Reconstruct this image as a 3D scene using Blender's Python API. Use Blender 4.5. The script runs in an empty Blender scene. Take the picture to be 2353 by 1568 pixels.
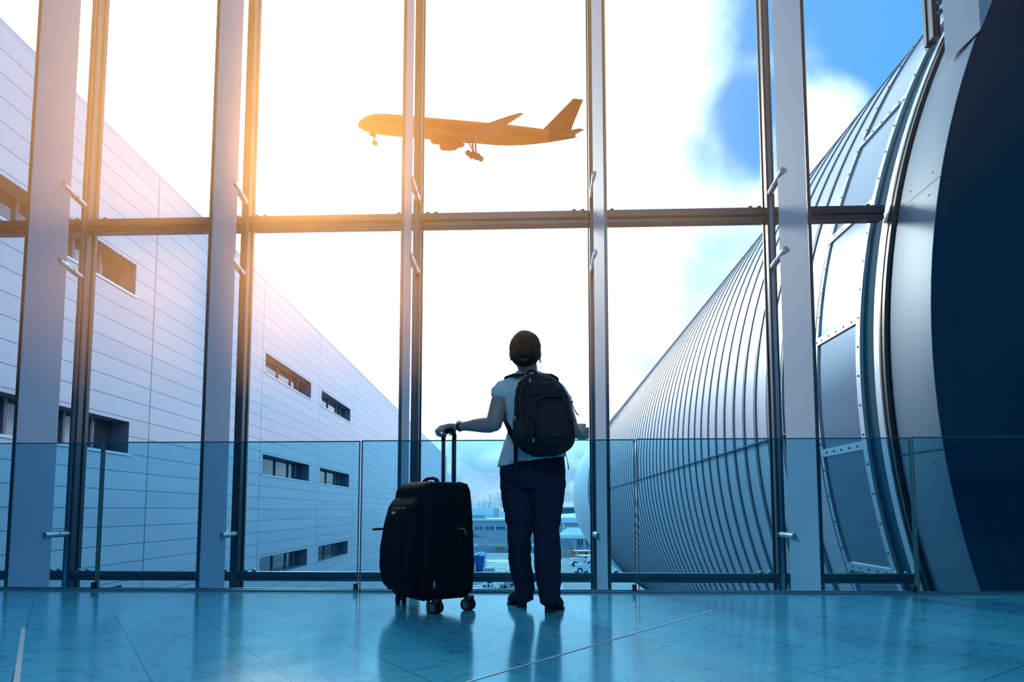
import bpy, bmesh, math, random
import numpy as np
from mathutils import Vector, Matrix, Euler, noise
random.seed(7)
SC = bpy.context.scene
COL = SC.collection
PI = math.pi

# ------------------------------------------------------------------ camera
F, PX, PY, EYE = 1500.0, 1176.5, 1056.0, 0.58
YAW, PIT = math.radians(2.217), math.radians(4.5)
cd = bpy.data.cameras.new('camera')
cam = bpy.data.objects.new('camera', cd); COL.objects.link(cam)
cam.location = (0, 0, EYE); cam.rotation_euler = (PI/2+PIT, 0, YAW)
cd.sensor_width = 36; cd.lens = F/2353*36; cd.shift_y = (PY-784)/2353
cd.clip_start = .05; cd.clip_end = 3000
SC.camera = cam


def ray(px, py):
    x, y = (px-PX)/F, (PY-py)/F
    c, s = math.cos(PIT), math.sin(PIT)
    d = Vector((x, c-s*y, s+c*y))
    c, s = math.cos(YAW), math.sin(YAW)
    return Vector((d.x*c-d.y*s, d.x*s+d.y*c, d.z))


def at(px, py, Y):
    d = ray(px, py)
    return Vector((0, 0, EYE))+d*(Y/d.y)


def on(px, py, z):
    d = ray(px, py)
    return Vector((0, 0, EYE))+d*((z-EYE)/d.z)


# ------------------------------------------------------------------ mesh builder
class MB:
    def __init__(s):
        s.v = []; s.f = []

    def add(s, vs, fs):
        b = len(s.v)
        s.v += [tuple(x) for x in vs]
        s.f += [tuple(b+i for i in f) for f in fs]
        return s

    def box(s, lo, hi, M=None):
        x0, y0, z0 = lo; x1, y1, z1 = hi
        vs = [Vector(p) for p in ((x0, y0, z0), (x1, y0, z0), (x1, y1, z0), (x0, y1, z0),
                                  (x0, y0, z1), (x1, y0, z1), (x1, y1, z1), (x0, y1, z1))]
        if M is not None:
            vs = [M @ p for p in vs]
        return s.add(vs, [(0, 3, 2, 1), (4, 5, 6, 7), (0, 1, 5, 4), (1, 2, 6, 5), (2, 3, 7, 6), (3, 0, 4, 7)])

    def cbox(s, c, size, M=None):
        c = Vector(c); h = Vector(size)/2
        return s.box(c-h, c+h, M)

    def tube(s, pts, rad, n=12, cap=True, flat=1.0, up=None, closed=False):
        """a swept tube through pts; rad a number or a list; flat squeezes the second axis"""
        pts = [Vector(p) for p in pts]
        m = len(pts)
        if not hasattr(rad, '__len__'):
            rad = [rad]*m
        T = []
        for i in range(m):
            if closed:
                t = pts[(i+1) % m]-pts[i-1]
            else:
                t = pts[min(i+1, m-1)]-pts[max(i-1, 0)]
            T.append(t.normalized())
        u = Vector(up) if up is not None else (Vector((0, 0, 1)) if abs(T[0].z) < .9 else Vector((1, 0, 0)))
        vs = []; fs = []
        for i in range(m):
            u = (u-T[i]*u.dot(T[i]))
            if u.length < 1e-6:
                u = T[i].orthogonal()
            u.normalize()
            w = T[i].cross(u)
            for k in range(n):
                a = 2*PI*k/n
                vs.append(pts[i]+(w*math.cos(a)+u*math.sin(a)*flat)*rad[i])
        R = m if closed else m-1
        for i in range(R):
            j = (i+1) % m
            for k in range(n):
                fs.append((i*n+k, i*n+(k+1) % n, j*n+(k+1) % n, j*n+k))
        if cap and not closed:
            fs.append(tuple(range(n-1, -1, -1)))
            fs.append(tuple((m-1)*n+k for k in range(n)))
        return s.add(vs, fs)

    def limb(s, pts, rad, n=16, flat=1.0, up=None):
        """tube with rounded ends (closed, for merging)"""
        pts = [Vector(p) for p in pts]
        rad = list(rad)
        d0 = (pts[0]-pts[1]).normalized(); d1 = (pts[-1]-pts[-2]).normalized()
        A = []; ar = []
        for a in (.15, .5, .85):
            A.append(pts[0]+d0*rad[0]*math.cos(a*PI/2)); ar.append(rad[0]*math.sin(a*PI/2))
        Bp = []; br = []
        for a in (.85, .5, .15):
            Bp.append(pts[-1]+d1*rad[-1]*math.cos(a*PI/2)); br.append(rad[-1]*math.sin(a*PI/2))
        return s.tube(A+pts+Bp, ar+rad+br, n, True, flat, up)

    def ellipsoid(s, c, r, nu=20, nv=12, M=None):
        c = Vector(c); vs = []; fs = []
        if not hasattr(r, '__len__'):
            r = (r, r, r)
        for j in range(1, nv):
            t = PI*j/nv
            for i in range(nu):
                p = 2*PI*i/nu
                q = Vector((r[0]*math.sin(t)*math.cos(p), r[1]*math.sin(t)*math.sin(p), r[2]*math.cos(t)))
                vs.append(c+(M @ q if M is not None else q))
        top = Vector((0, 0, r[2])); 
        vs.append(c+(M @ top if M is not None else top)); vs.append(c-(M @ top if M is not None else top))
        for j in range(nv-2):
            for i in range(nu):
                fs.append((j*nu+i, (j+1)*nu+i, (j+1)*nu+(i+1) % nu, j*nu+(i+1) % nu))
        a = (nv-1)*nu
        for i in range(nu):
            fs.append((a, i, (i+1) % nu))
            fs.append((a+1, (nv-2)*nu+(i+1) % nu, (nv-2)*nu+i))
        return s.add(vs, fs)

    def rings(s, rr, cap=True):
        """loft through rings of equal point count"""
        n = len(rr[0]); vs = [p for r in rr for p in r]; fs = []
        for i in range(len(rr)-1):
            for k in range(n):
                fs.append((i*n+k, i*n+(k+1) % n, (i+1)*n+(k+1) % n, (i+1)*n+k))
        if cap:
            fs.append(tuple(range(n-1, -1, -1)))
            fs.append(tuple((len(rr)-1)*n+k for k in range(n)))
        return s.add(vs, fs)

    def rrect(s, secs, n=6):
        """loft of rounded rectangles, secs = (cx, cy, hx, hy, r, z)"""
        rr = []
        for cx, cy, hx, hy, r, z in secs:
            r = min(r, hx*.999, hy*.999)
            ring = []
            for q, (sx, sy) in enumerate(((1, 1), (-1, 1), (-1, -1), (1, -1))):
                for k in range(n+1):
                    a = q*PI/2+PI/2*k/n
                    ring.append(Vector((cx+sx*(hx-r)+r*math.cos(a), cy+sy*(hy-r)+r*math.sin(a), z)))
            rr.append(ring)
        return s.rings(rr)

    def ell(s, secs, n=28):
        """loft of horizontal ellipses, secs = (centre, rx, ry, twist)"""
        rr = []
        for c, rx, ry, tw in secs:
            c = Vector(c); ring = []
            for k in range(n):
                a = 2*PI*k/n
                x, y = rx*math.cos(a), ry*math.sin(a)
                ring.append(c+Vector((x*math.cos(tw)-y*math.sin(tw), x*math.sin(tw)+y*math.cos(tw), 0)))
            rr.append(ring)
        return s.rings(rr)

    def prism(s, poly, d):
        """closed polygon (3d points) pushed along d"""
        poly = [Vector(p) for p in poly]; n = len(poly); d = Vector(d)
        vs = poly+[p+d for p in poly]
        fs = [tuple(range(n)), tuple(range(2*n-1, n-1, -1))]
        for k in range(n):
            fs.append((k, n+k, n+(k+1) % n, (k+1) % n))
        return s.add(vs, fs)

    def mesh(s, name):
        me = bpy.data.meshes.new(name)
        me.from_pydata(s.v, [], s.f); me.validate()
        bm = bmesh.new(); bm.from_mesh(me)
        bmesh.ops.recalc_face_normals(bm, faces=bm.faces)
        bm.to_mesh(me); bm.free()
        return me

    def build(s, name, mat, parent=None, smooth=None, bevel=None, M=None):
        me = s.mesh(name)
        o = bpy.data.objects.new(name, me); COL.objects.link(o)
        if mat is not None:
            me.materials.append(mat)
        if smooth:
            for p in me.polygons:
                p.use_smooth = True
            me.set_sharp_from_angle(angle=math.radians(smooth))
        if bevel:
            b = o.modifiers.new('edge', 'BEVEL'); b.width = bevel; b.segments = 2; b.limit_method = 'ANGLE'; b.angle_limit = math.radians(40)
        if parent is not None:
            o.parent = parent
        return o


def empty(name, loc=(0, 0, 0), rz=0):
    o = bpy.data.objects.new(name, None); COL.objects.link(o)
    o.location = loc; o.rotation_euler = (0, 0, rz); o.empty_display_size = .1
    return o


def tag(o, label=None, cat=None, group=None, kind=None):
    if label: o['label'] = label
    if cat: o['category'] = cat
    if group: o['group'] = group
    if kind: o['kind'] = kind
    return o


def copy_tree(o, parent=None):
    c = o.copy(); COL.objects.link(c)
    if parent is not None:
        c.parent = parent
    for ch in [x for x in bpy.data.objects if x.parent == o]:
        copy_tree(ch, c)
    return c


def organic(mb, name, mat, parent, voxel=.005, smooth=3, wrinkle=None, decimate=None):
    """merge overlapping closed shells into one continuous skin"""
    me = mb.mesh(name+'_raw')
    o = bpy.data.objects.new(name+'_raw', me); COL.objects.link(o)
    m = o.modifiers.new('r', 'REMESH'); m.mode = 'VOXEL'; m.voxel_size = voxel
    bpy.context.view_layer.update()
    dg = bpy.context.evaluated_depsgraph_get()
    out = bpy.data.meshes.new_from_object(o.evaluated_get(dg))
    out.name = name
    bpy.data.objects.remove(o); bpy.data.meshes.remove(me)
    n = len(out.vertices)
    co = np.empty(n*3); out.vertices.foreach_get('co', co); co = co.reshape(n, 3)
    ed = np.empty(len(out.edges)*2, dtype=np.int32); out.edges.foreach_get('vertices', ed); ed = ed.reshape(-1, 2)
    deg = np.zeros(n); np.add.at(deg, ed[:, 0], 1); np.add.at(deg, ed[:, 1], 1); deg = np.maximum(deg, 1)
    for it in range(smooth):
        for lam in (.6, -.3):
            acc = np.zeros_like(co); np.add.at(acc, ed[:, 0], co[ed[:, 1]]); np.add.at(acc, ed[:, 1], co[ed[:, 0]])
            co = co+lam*(acc/deg[:, None]-co)
    out.vertices.foreach_set('co', co.ravel()); out.update()
    if wrinkle:
        nr = np.empty(n*3); out.vertex_normals.foreach_get('vector', nr); nr = nr.reshape(n, 3)
        d = np.array([wrinkle(Vector(p)) for p in co])
        co = co+nr*d[:, None]
        out.vertices.foreach_set('co', co.ravel()); out.update()
    for p in out.polygons:
        p.use_smooth = True
    out.materials.clear(); out.materials.append(mat)
    r = bpy.data.objects.new(name, out); COL.objects.link(r)
    if parent is not None:
        r.parent = parent
    return r


# ------------------------------------------------------------------ materials
def mat(name, col, rough=.5, metal=0., spec=None, tint=None, noise_amt=0., nscale=8., bump=0., bscale=40., stretch=None, coat=0.):
    m = bpy.data.materials.new(name); m.use_nodes = True
    nt = m.node_tree; b = nt.nodes['Principled BSDF']
    b.inputs['Base Color'].default_value = (*col, 1); b.inputs['Roughness'].default_value = rough
    b.inputs['Metallic'].default_value = metal
    if spec is not None: b.inputs['Specular IOR Level'].default_value = spec
    if tint is not None: b.inputs['Specular Tint'].default_value = (*tint, 1)
    if coat: b.inputs['Coat Weight'].default_value = coat
    if noise_amt or bump:
        tc = nt.nodes.new('ShaderNodeTexCoord'); mp = nt.nodes.new('ShaderNodeMapping')
        nt.links.new(tc.outputs['Object'], mp.inputs[0])
        if stretch: mp.inputs['Scale'].default_value = stretch
    if noise_amt:
        n = nt.nodes.new('ShaderNodeTexNoise'); n.inputs['Scale'].default_value = nscale; n.inputs['Detail'].default_value = 5
        nt.links.new(mp.outputs[0], n.inputs[0])
        mx = nt.nodes.new('ShaderNodeMix'); mx.data_type = 'RGBA'
        mx.inputs[6].default_value = (*[c*(1-noise_amt) for c in col], 1); mx.inputs[7].default_value = (*[min(1, c*(1+noise_amt)) for c in col], 1)
        nt.links.new(n.outputs[0], mx.inputs[0]); nt.links.new(mx.outputs[2], b.inputs['Base Color'])
    if bump:
        n2 = nt.nodes.new('ShaderNodeTexNoise'); n2.inputs['Scale'].default_value = bscale; n2.inputs['Detail'].default_value = 3
        nt.links.new(mp.outputs[0], n2.inputs[0])
        bp = nt.nodes.new('ShaderNodeBump'); bp.inputs['Strength'].default_value = bump; bp.inputs['Distance'].default_value = .01
        nt.links.new(n2.outputs[0], bp.inputs['Height']); nt.links.new(bp.outputs[0], b.inputs['Normal'])
    return m


M = {}
M['fin'] = mat('pale_painted_steel', (.42, .54, .70), .6, .0, spec=.12, noise_amt=.05, nscale=2.5, bump=.02, bscale=120)
M['mullion'] = mat('dark_painted_steel', (.075, .10, .125), .32, .5, noise_amt=.08, nscale=4)
M['rod'] = mat('brushed_steel', (.36, .43, .49), .3, .8, noise_amt=.06, nscale=20)
M['alu'] = mat('tube_aluminium', (.44, .53, .64), .42, .3, noise_amt=.05, nscale=.8)
M['seam'] = mat('seam_metal', (.10, .16, .22), .5, .4, noise_amt=.1, nscale=2)
M['alu_panel'] = mat('tube_panel_sheet', (.17, .28, .37), .2, .6, noise_amt=.05, nscale=.5)
M['alu_strip'] = mat('tube_strip', (.55, .66, .75), .4, .6, noise_amt=.06, nscale=3)
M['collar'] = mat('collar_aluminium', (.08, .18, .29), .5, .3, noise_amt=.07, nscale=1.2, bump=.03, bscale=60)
M['tealband'] = mat('teal_band', (.008, .10, .165), .75, .0, spec=.1, noise_amt=.06, nscale=2)
M['gasket'] = mat('black_gasket', (.012, .035, .055), .4, 0)
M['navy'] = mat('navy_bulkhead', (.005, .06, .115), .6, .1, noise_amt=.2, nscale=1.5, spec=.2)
M['rivet'] = mat('rivet_dark', (.08, .14, .19), .4, .6)
M['nose'] = mat('tube_nose_sheet', (.62, .72, .78), .5, .1, noise_amt=.04, nscale=1.5)
M['ceiling'] = mat('hall_ceiling', (.12, .2, .28), .8)
M['hallwall'] = mat('hall_wall', (.08, .16, .24), .8)
M['channel'] = mat('steel_channel', (.16, .33, .42), .35, .6)
M['black_fabric'] = mat('black_fabric', (.006, .012, .020), .85, noise_amt=.25, nscale=60, bump=.25, bscale=500, spec=.08)
M['pack_fabric'] = mat('backpack_fabric', (.014, .016, .024), .7, noise_amt=.35, nscale=9, bump=.35, bscale=70, spec=.3)
M['pack_trim'] = mat('backpack_trim', (.035, .042, .055), .6, spec=.3, noise_amt=.2, nscale=30)
M['strap'] = mat('strap_webbing', (.010, .013, .02), .7, bump=.3, bscale=600, spec=.2)
M['steel'] = mat('zip_metal', (.5, .58, .65), .3, .9)
M['badge'] = mat('badge_metal', (.62, .75, .85), .3, .3)
M['rubber'] = mat('wheel_rubber', (.012, .018, .024), .6)
M['wheelhub'] = mat('wheel_hub', (.16, .21, .26), .4, .4)
M['pole'] = mat('handle_pole', (.05, .075, .10), .3, .7)
M['skin'] = mat('skin', (.34, .27, .29), .5, noise_amt=.08, nscale=25, spec=.35)
M['hair'] = mat('dark_brown_hair', (.095, .040, .034), .6, noise_amt=.5, nscale=14, bump=.5, bscale=60, stretch=(3, 3, .6), spec=.15)
M['shirt'] = mat('white_cotton', (.62, .74, .84), .85, noise_amt=.05, nscale=20, bump=.12, bscale=160, spec=.2)
M['jeans'] = mat('dark_denim', (.010, .020, .048), .8, noise_amt=.3, nscale=14, bump=.2, bscale=400, spec=.2)
M['shoe'] = mat('black_leather', (.006, .012, .018), .6, spec=.2, noise_amt=.2, nscale=20)
M['cup'] = mat('paper_cup', (.62, .58, .60), .6, noise_amt=.05, nscale=20)
M['eye'] = mat('eye_white', (.8, .8, .8), .2)
M['orange'] = mat('flare_orange', (.80, .085, .001), .7, .0, spec=.08, noise_amt=.06, nscale=.2)  # orange flare glow put into the airplane's base colour
M['orange_dark'] = mat('dark_flare_orange', (.46, .035, .001), .7, spec=.08, noise_amt=.06, nscale=.2)  # darker step of the painted flare glow, mainly for the tail
M['orange_pale'] = mat('pale_flare_orange', (.9, .13, .003), .7, spec=.08, noise_amt=.05, nscale=.2)  # paler step of the painted flare glow, for the underside
M['bwhite'] = mat('white_render', (.85, .93, .95), .7, noise_amt=.04, nscale=.3)
M['bgrey'] = mat('grey_cladding', (.42, .52, .58), .7, noise_amt=.08, nscale=.4)
M['bglass'] = mat('teal_glazing', (.02, .14, .2), .12, .0, spec=.8)
M['concrete'] = mat('concrete', (.42, .46, .47), .85, noise_amt=.15, nscale=.8)
M['bluewall'] = mat('blue_grey_wall', (.22, .38, .46), .8, noise_amt=.15, nscale=.5)
M['asphalt'] = mat('asphalt', (.25, .31, .35), .85, noise_amt=.2, nscale=.15)
M['paint'] = mat('white_road_paint', (.8, .86, .88), .7, noise_amt=.1, nscale=2)
M['vehicle'] = mat('white_vehicle_paint', (.82, .88, .90), .35, noise_amt=.03, nscale=1)
M['vdark'] = mat('vehicle_glass', (.02, .06, .09), .15)
M['tyre'] = mat('tyre', (.015, .02, .025), .8)
M['skip'] = mat('blue_skip_paint', (.01, .12, .42), .5, noise_amt=.15, nscale=1.5)
M['skip_in'] = mat('skip_rim', (.25, .55, .72), .5)
M['barrier_o'] = mat('orange_barrier', (.85, .32, .10), .6)
M['barrier_r'] = mat('red_stripe', (.45, .06, .07), .6)
M['barrier_k'] = mat('black_stripe', (.03, .03, .03), .6)
M['signback'] = mat('sign_back', (.18, .38, .48), .5, .4)
M['mast'] = mat('mast_steel', (.30, .40, .48), .5, .5)
M['emblem'] = mat('blue_emblem', (.02, .2, .55), .5)
M['bush'] = mat('dry_bush', (.42, .30, .14), .9, noise_amt=.4, nscale=2)

# thin clear facade glass
g = bpy.data.materials.new('clear_facade_glass'); g.use_nodes = True
nt = g.node_tree; nt.nodes.clear()
tr = nt.nodes.new('ShaderNodeBsdfTransparent'); tr.inputs[0].default_value = (.93, .97, .985, 1)
mo = nt.nodes.new('ShaderNodeOutputMaterial'); nt.links.new(tr.outputs[0], mo.inputs[0])
M['pane'] = g
# tinted balustrade glass: tinted see-through with a fresnel gloss
g = bpy.data.materials.new('tinted_balustrade_glass'); g.use_nodes = True
nt = g.node_tree; nt.nodes.clear()
tr = nt.nodes.new('ShaderNodeBsdfTransparent'); tr.inputs[0].default_value = (.58, .86, .94, 1)
gl = nt.nodes.new('ShaderNodeBsdfGlossy'); gl.inputs['Roughness'].default_value = .02
fr = nt.nodes.new('ShaderNodeFresnel'); fr.inputs[0].default_value = 1.35
mx = nt.nodes.new('ShaderNodeMixShader'); mo = nt.nodes.new('ShaderNodeOutputMaterial')
nt.links.new(fr.outputs[0], mx.inputs[0]); nt.links.new(tr.outputs[0], mx.inputs[1]); nt.links.new(gl.outputs[0], mx.inputs[2]); nt.links.new(mx.outputs[0], mo.inputs[0])
M['rail'] = g
M['railedge'] = mat('glass_edge', (.03, .16, .21), .15, spec=.7)


def wall_mat():
    """cladding: pale panels with thin dark joints every .433 m up and 7.7 m along"""
    m = bpy.data.materials.new('cladding_panels'); m.use_nodes = True
    nt = m.node_tree; b = nt.nodes['Principled BSDF']; N = nt.nodes.new; L = nt.links.new
    b.inputs['Roughness'].default_value = .42; b.inputs['Metallic'].default_value = .1
    tc = N('ShaderNodeTexCoord'); sp = N('ShaderNodeSeparateXYZ'); L(tc.outputs['Object'], sp.inputs[0])

    def joint(sock, off, per, w):
        a = N('ShaderNodeMath'); a.operation = 'SUBTRACT'; L(sock, a.inputs[0]); a.inputs[1].default_value = off
        d = N('ShaderNodeMath'); d.operation = 'DIVIDE'; L(a.outputs[0], d.inputs[0]); d.inputs[1].default_value = per
        f = N('ShaderNodeMath'); f.operation = 'FRACT'; L(d.outputs[0], f.inputs[0])
        l = N('ShaderNodeMath'); l.operation = 'LESS_THAN'; L(f.outputs[0], l.inputs[0]); l.inputs[1].default_value = w/per
        return l.outputs[0], d.outputs[0]
    jz, fz = joint(sp.outputs[2], 9.3, .4333, .018)
    jy, fy = joint(sp.outputs[1], 16.72, 7.72, .045)
    mx = N('ShaderNodeMath'); mx.operation = 'MAXIMUM'; L(jz, mx.inputs[0]); L(jy, mx.inputs[1])
    # each panel a slightly different shade
    fl = N('ShaderNodeMath'); fl.operation = 'FLOOR'; L(fz, fl.inputs[0])
    fl2 = N('ShaderNodeMath'); fl2.operation = 'FLOOR'; L(fy, fl2.inputs[0])
    cb = N('ShaderNodeCombineXYZ'); L(fl.outputs[0], cb.inputs[0]); L(fl2.outputs[0], cb.inputs[1])
    wn = N('ShaderNodeTexWhiteNoise'); L(cb.outputs[0], wn.inputs[0])
    c0 = N('ShaderNodeMix'); c0.data_type = 'RGBA'; L(wn.outputs[0], c0.inputs[0])
    c0.inputs[6].default_value = (.52, .58, .69, 1); c0.inputs[7].default_value = (.58, .63, .73, 1)
    # rain streaks
    mp = N('ShaderNodeMapping'); L(tc.outputs['Object'], mp.inputs[0]); mp.inputs['Scale'].default_value = (1, 1.3, .06)
    ns = N('ShaderNodeTexNoise'); L(mp.outputs[0], ns.inputs[0]); ns.inputs['Scale'].default_value = 1.5
    rp = N('ShaderNodeMapRange'); L(ns.outputs[0], rp.inputs[0]); rp.inputs[1].default_value = .55; rp.inputs[2].default_value = .8; rp.inputs[3].default_value = 0; rp.inputs[4].default_value = .25
    c1 = N('ShaderNodeMix'); c1.data_type = 'RGBA'; L(rp.outputs[0], c1.inputs[0]); L(c0.outputs[2], c1.inputs[6]); c1.inputs[7].default_value = (.45, .52, .62, 1)
    c2 = N('ShaderNodeMix'); c2.data_type = 'RGBA'; L(mx.outputs[0], c2.inputs[0]); L(c1.outputs[2], c2.inputs[6]); c2.inputs[7].default_value = (.14, .17, .24, 1)
    L(c2.outputs[2], b.inputs['Base Color'])
    return m


M['cladding'] = wall_mat()
M['reveal'] = mat('window_reveal', (.16, .20, .27), .5, noise_amt=.05, nscale=1)
M['bldglass'] = mat('building_glass', (.10, .14, .18), .05, .6, spec=.9)


def marble():
    m = bpy.data.materials.new('blue_marble_tiles'); m.use_nodes = True
    nt = m.node_tree; b = nt.nodes['Principled BSDF']; N = nt.nodes.new; L = nt.links.new
    tc = N('ShaderNodeTexCoord'); mp = N('ShaderNodeMapping'); L(tc.outputs['Object'], mp.inputs[0])
    mp.inputs['Rotation'].default_value = (0, 0, math.radians(53)); mp.inputs['Location'].default_value = (.18, .1, 0)
    br = N('ShaderNodeTexBrick'); L(mp.outputs[0], br.inputs[0])
    br.inputs['Scale'].default_value = 1; br.inputs['Mortar Size'].default_value = .003; br.inputs['Brick Width'].default_value = .78; br.inputs['Row Height'].default_value = .39
    br.inputs['Mortar Smooth'].default_value = .2; br.offset = .5
    br.inputs['Color1'].default_value = (.055, .44, .70, 1); br.inputs['Color2'].default_value = (.085, .50, .76, 1); br.inputs['Mortar'].default_value = (.02, .18, .30, 1)
    # veins
    n1 = N('ShaderNodeTexNoise'); n1.inputs['Scale'].default_value = 2.2; n1.inputs['Detail'].default_value = 8; n1.inputs['Distortion'].default_value = 1.6; L(tc.outputs['Object'], n1.inputs[0])
    ab = N('ShaderNodeMath'); ab.operation = 'SUBTRACT'; L(n1.outputs[0], ab.inputs[0]); ab.inputs[1].default_value = .5
    a2 = N('ShaderNodeMath'); a2.operation = 'ABSOLUTE'; L(ab.outputs[0], a2.inputs[0])
    rp = N('ShaderNodeMapRange'); L(a2.outputs[0], rp.inputs[0]); rp.inputs[1].default_value = 0; rp.inputs[2].default_value = .028; rp.inputs[3].default_value = .5; rp.inputs[4].default_value = 0
    n2 = N('ShaderNodeTexNoise'); n2.inputs['Scale'].default_value = 5; n2.inputs['Detail'].default_value = 6; L(tc.outputs['Object'], n2.inputs[0])
    r2 = N('ShaderNodeMapRange'); L(n2.outputs[0], r2.inputs[0]); r2.inputs[1].default_value = .38; r2.inputs[2].default_value = .55
    mu = N('ShaderNodeMath'); mu.operation = 'MULTIPLY'; L(rp.outputs[0], mu.inputs[0]); L(r2.outputs[0], mu.inputs[1])
    c1 = N('ShaderNodeMix'); c1.data_type = 'RGBA'; L(mu.outputs[0], c1.inputs[0]); L(br.outputs[0], c1.inputs[6]); c1.inputs[7].default_value = (.01, .13, .28, 1)
    L(c1.outputs[2], b.inputs['Base Color'])
    b.inputs['Roughness'].default_value = .2
    b.inputs['Specular IOR Level'].default_value = .45
    b.inputs['Specular Tint'].default_value = (.42, .80, 1, 1)
    rr = N('ShaderNodeMapRange'); L(n2.outputs[0], rr.inputs[0]); rr.inputs[3].default_value = .10; rr.inputs[4].default_value = .17; L(rr.outputs[0], b.inputs['Roughness'])
    return m


M['floor'] = marble()

# ------------------------------------------------------------------ sky
w = bpy.data.worlds.new('sky'); SC.world = w; w.use_nodes = True
nt = w.node_tree; nt.nodes.clear(); N = nt.nodes.new; L = nt.links.new
tc = N('ShaderNodeTexCoord'); DIR = tc.outputs['Generated']


def math_(op, a, b=None, c=None, clamp=False):
    n = N('ShaderNodeMath'); n.operation = op; n.use_clamp = clamp
    for i, x in enumerate((a, b, c)):
        if x is None: continue
        if isinstance(x, (int, float)): n.inputs[i].default_value = x
        else: L(x, n.inputs[i])
    return n.outputs[0]


def lobe(px, py, r, k):
    """soft patch around a fixed compass direction of the sky"""
    d = ray(px, py).normalized()
    n = N('ShaderNodeVectorMath'); n.operation = 'DOT_PRODUCT'; L(DIR, n.inputs[0]); n.inputs[1].default_value = d
    m = N('ShaderNodeMapRange'); m.interpolation_type = 'SMOOTHSTEP'; L(n.outputs['Value'], m.inputs[0])
    m.inputs[1].default_value = math.cos(r); m.inputs[2].default_value = 1.0; m.inputs[3].default_value = 0; m.inputs[4].default_value = k
    return m.outputs[0]


def mixc(f, a, b):
    n = N('ShaderNodeMix'); n.data_type = 'RGBA'
    if isinstance(f, (int, float)): n.inputs[0].default_value = f
    else: L(f, n.inputs[0])
    for i, x in ((6, a), (7, b)):
        if isinstance(x, tuple): n.inputs[i].default_value = (*x, 1)
        else: L(x, n.inputs[i])
    return n.outputs[2]


sep = N('ShaderNodeSeparateXYZ'); L(DIR, sep.inputs[0])
ns = N('ShaderNodeTexNoise'); L(DIR, ns.inputs[0]); ns.inputs['Scale'].default_value = 5.5; ns.inputs['Detail'].default_value = 9; ns.inputs['Roughness'].default_value = .58; ns.inputs['Distortion'].default_value = .35
nb = N('ShaderNodeTexNoise'); L(DIR, nb.inputs[0]); nb.inputs['Scale'].default_value = 2.3; nb.inputs['Detail'].default_value = 5
patch = None
for px, py, r, k in ((2060, 10, .25, 1.3), (2330, 60, .3, .9), (1700, 320, .09, .7), (1570, 380, .05, .25), (1680, 640, .12, .55), (1530, 820, .10, .42),
                     (1890, 190, .11, -.9), (1920, 330, .10, -.8), (1050, 1130, .12, .42), (1300, 1100, .08, .3), (1110, 930, .07, .22), (440, 400, .09, .2), (850, 20, .12, .2)):
    x = lobe(px, py, r, k)
    patch = x if patch is None else math_('ADD', patch, x)
behind = N('ShaderNodeMapRange'); L(sep.outputs[1], behind.inputs[0]); behind.inputs[1].default_value = .25; behind.inputs[2].default_value = -.35; behind.inputs[3].default_value = 0; behind.inputs[4].default_value = .75
patch = math_('ADD', patch, behind.outputs[0])
f = math_('ADD', patch, math_('MULTIPLY', math_('SUBTRACT', ns.outputs[0], .5), 1.5))
fb = N('ShaderNodeMapRange'); fb.interpolation_type = 'SMOOTHSTEP'; L(f, fb.inputs[0]); fb.inputs[1].default_value = .12; fb.inputs[2].default_value = 1.05; fb.inputs[3].default_value = 0; fb.inputs[4].default_value = 1
cloud = mixc(nb.outputs[0], (1.5, 1.75, 2.1), (1.68, 1.88, 2.2))
hz = N('ShaderNodeMapRange'); hz.interpolation_type = 'SMOOTHSTEP'; L(sep.outputs[2], hz.inputs[0]); hz.inputs[1].default_value = .16; hz.inputs[2].default_value = .03
nh = N('ShaderNodeTexNoise'); mh = N('ShaderNodeMapping'); L(DIR, mh.inputs[0]); mh.inputs['Scale'].default_value = (1, 1, 2.6); L(mh.outputs[0], nh.inputs[0]); nh.inputs['Scale'].default_value = 16; nh.inputs['Detail'].default_value = 6
rh = N('ShaderNodeMapRange'); rh.interpolation_type = 'SMOOTHSTEP'; L(nh.outputs[0], rh.inputs[0]); rh.inputs[1].default_value = .4; rh.inputs[2].default_value = .62
cloud = mixc(hz.outputs[0], cloud, mixc(rh.outputs[0], (.80, .80, .98), (1.75, 1.25, 1.3)))
col = mixc(fb.outputs[0], cloud, (.13, .50, 1.02))
low = N('ShaderNodeMapRange'); low.interpolation_type = 'SMOOTHSTEP'; L(sep.outputs[2], low.inputs[0]); low.inputs[1].default_value = 0; low.inputs[2].default_value = -.06
col = mixc(low.outputs[0], col, (.10, .20, .28))
bg = N('ShaderNodeBackground'); L(col, bg.inputs[0]); bg.inputs[1].default_value = 1.0
wo = N('ShaderNodeOutputWorld'); L(bg.outputs[0], wo.inputs[0])

SC.view_settings.view_transform = 'Standard'; SC.view_settings.look = 'None'
SC.view_settings.exposure = 0; SC.view_settings.gamma = 1; SC.view_settings.use_curve_mapping = False
SC.cycles.max_bounces = 8; SC.cycles.transparent_max_bounces = 24
SC.cycles.use_denoising = True
try:
    SC.cycles.denoiser = 'OPENIMAGEDENOISE'
except Exception:
    pass

# low warm sun behind the second mullion, placed to light the added haze box
SUN_PX = (640, 466)
ld = bpy.data.lights.new('sun', 'SUN'); lo = bpy.data.objects.new('sun', ld); COL.objects.link(lo)
sd = ray(*SUN_PX).normalized()
lo.rotation_euler = sd.to_track_quat('Z', 'Y').to_euler(); lo.location = sd*400
ld.energy = 2.0; ld.color = (1, .88, .70); ld.angle = math.radians(7)
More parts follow.
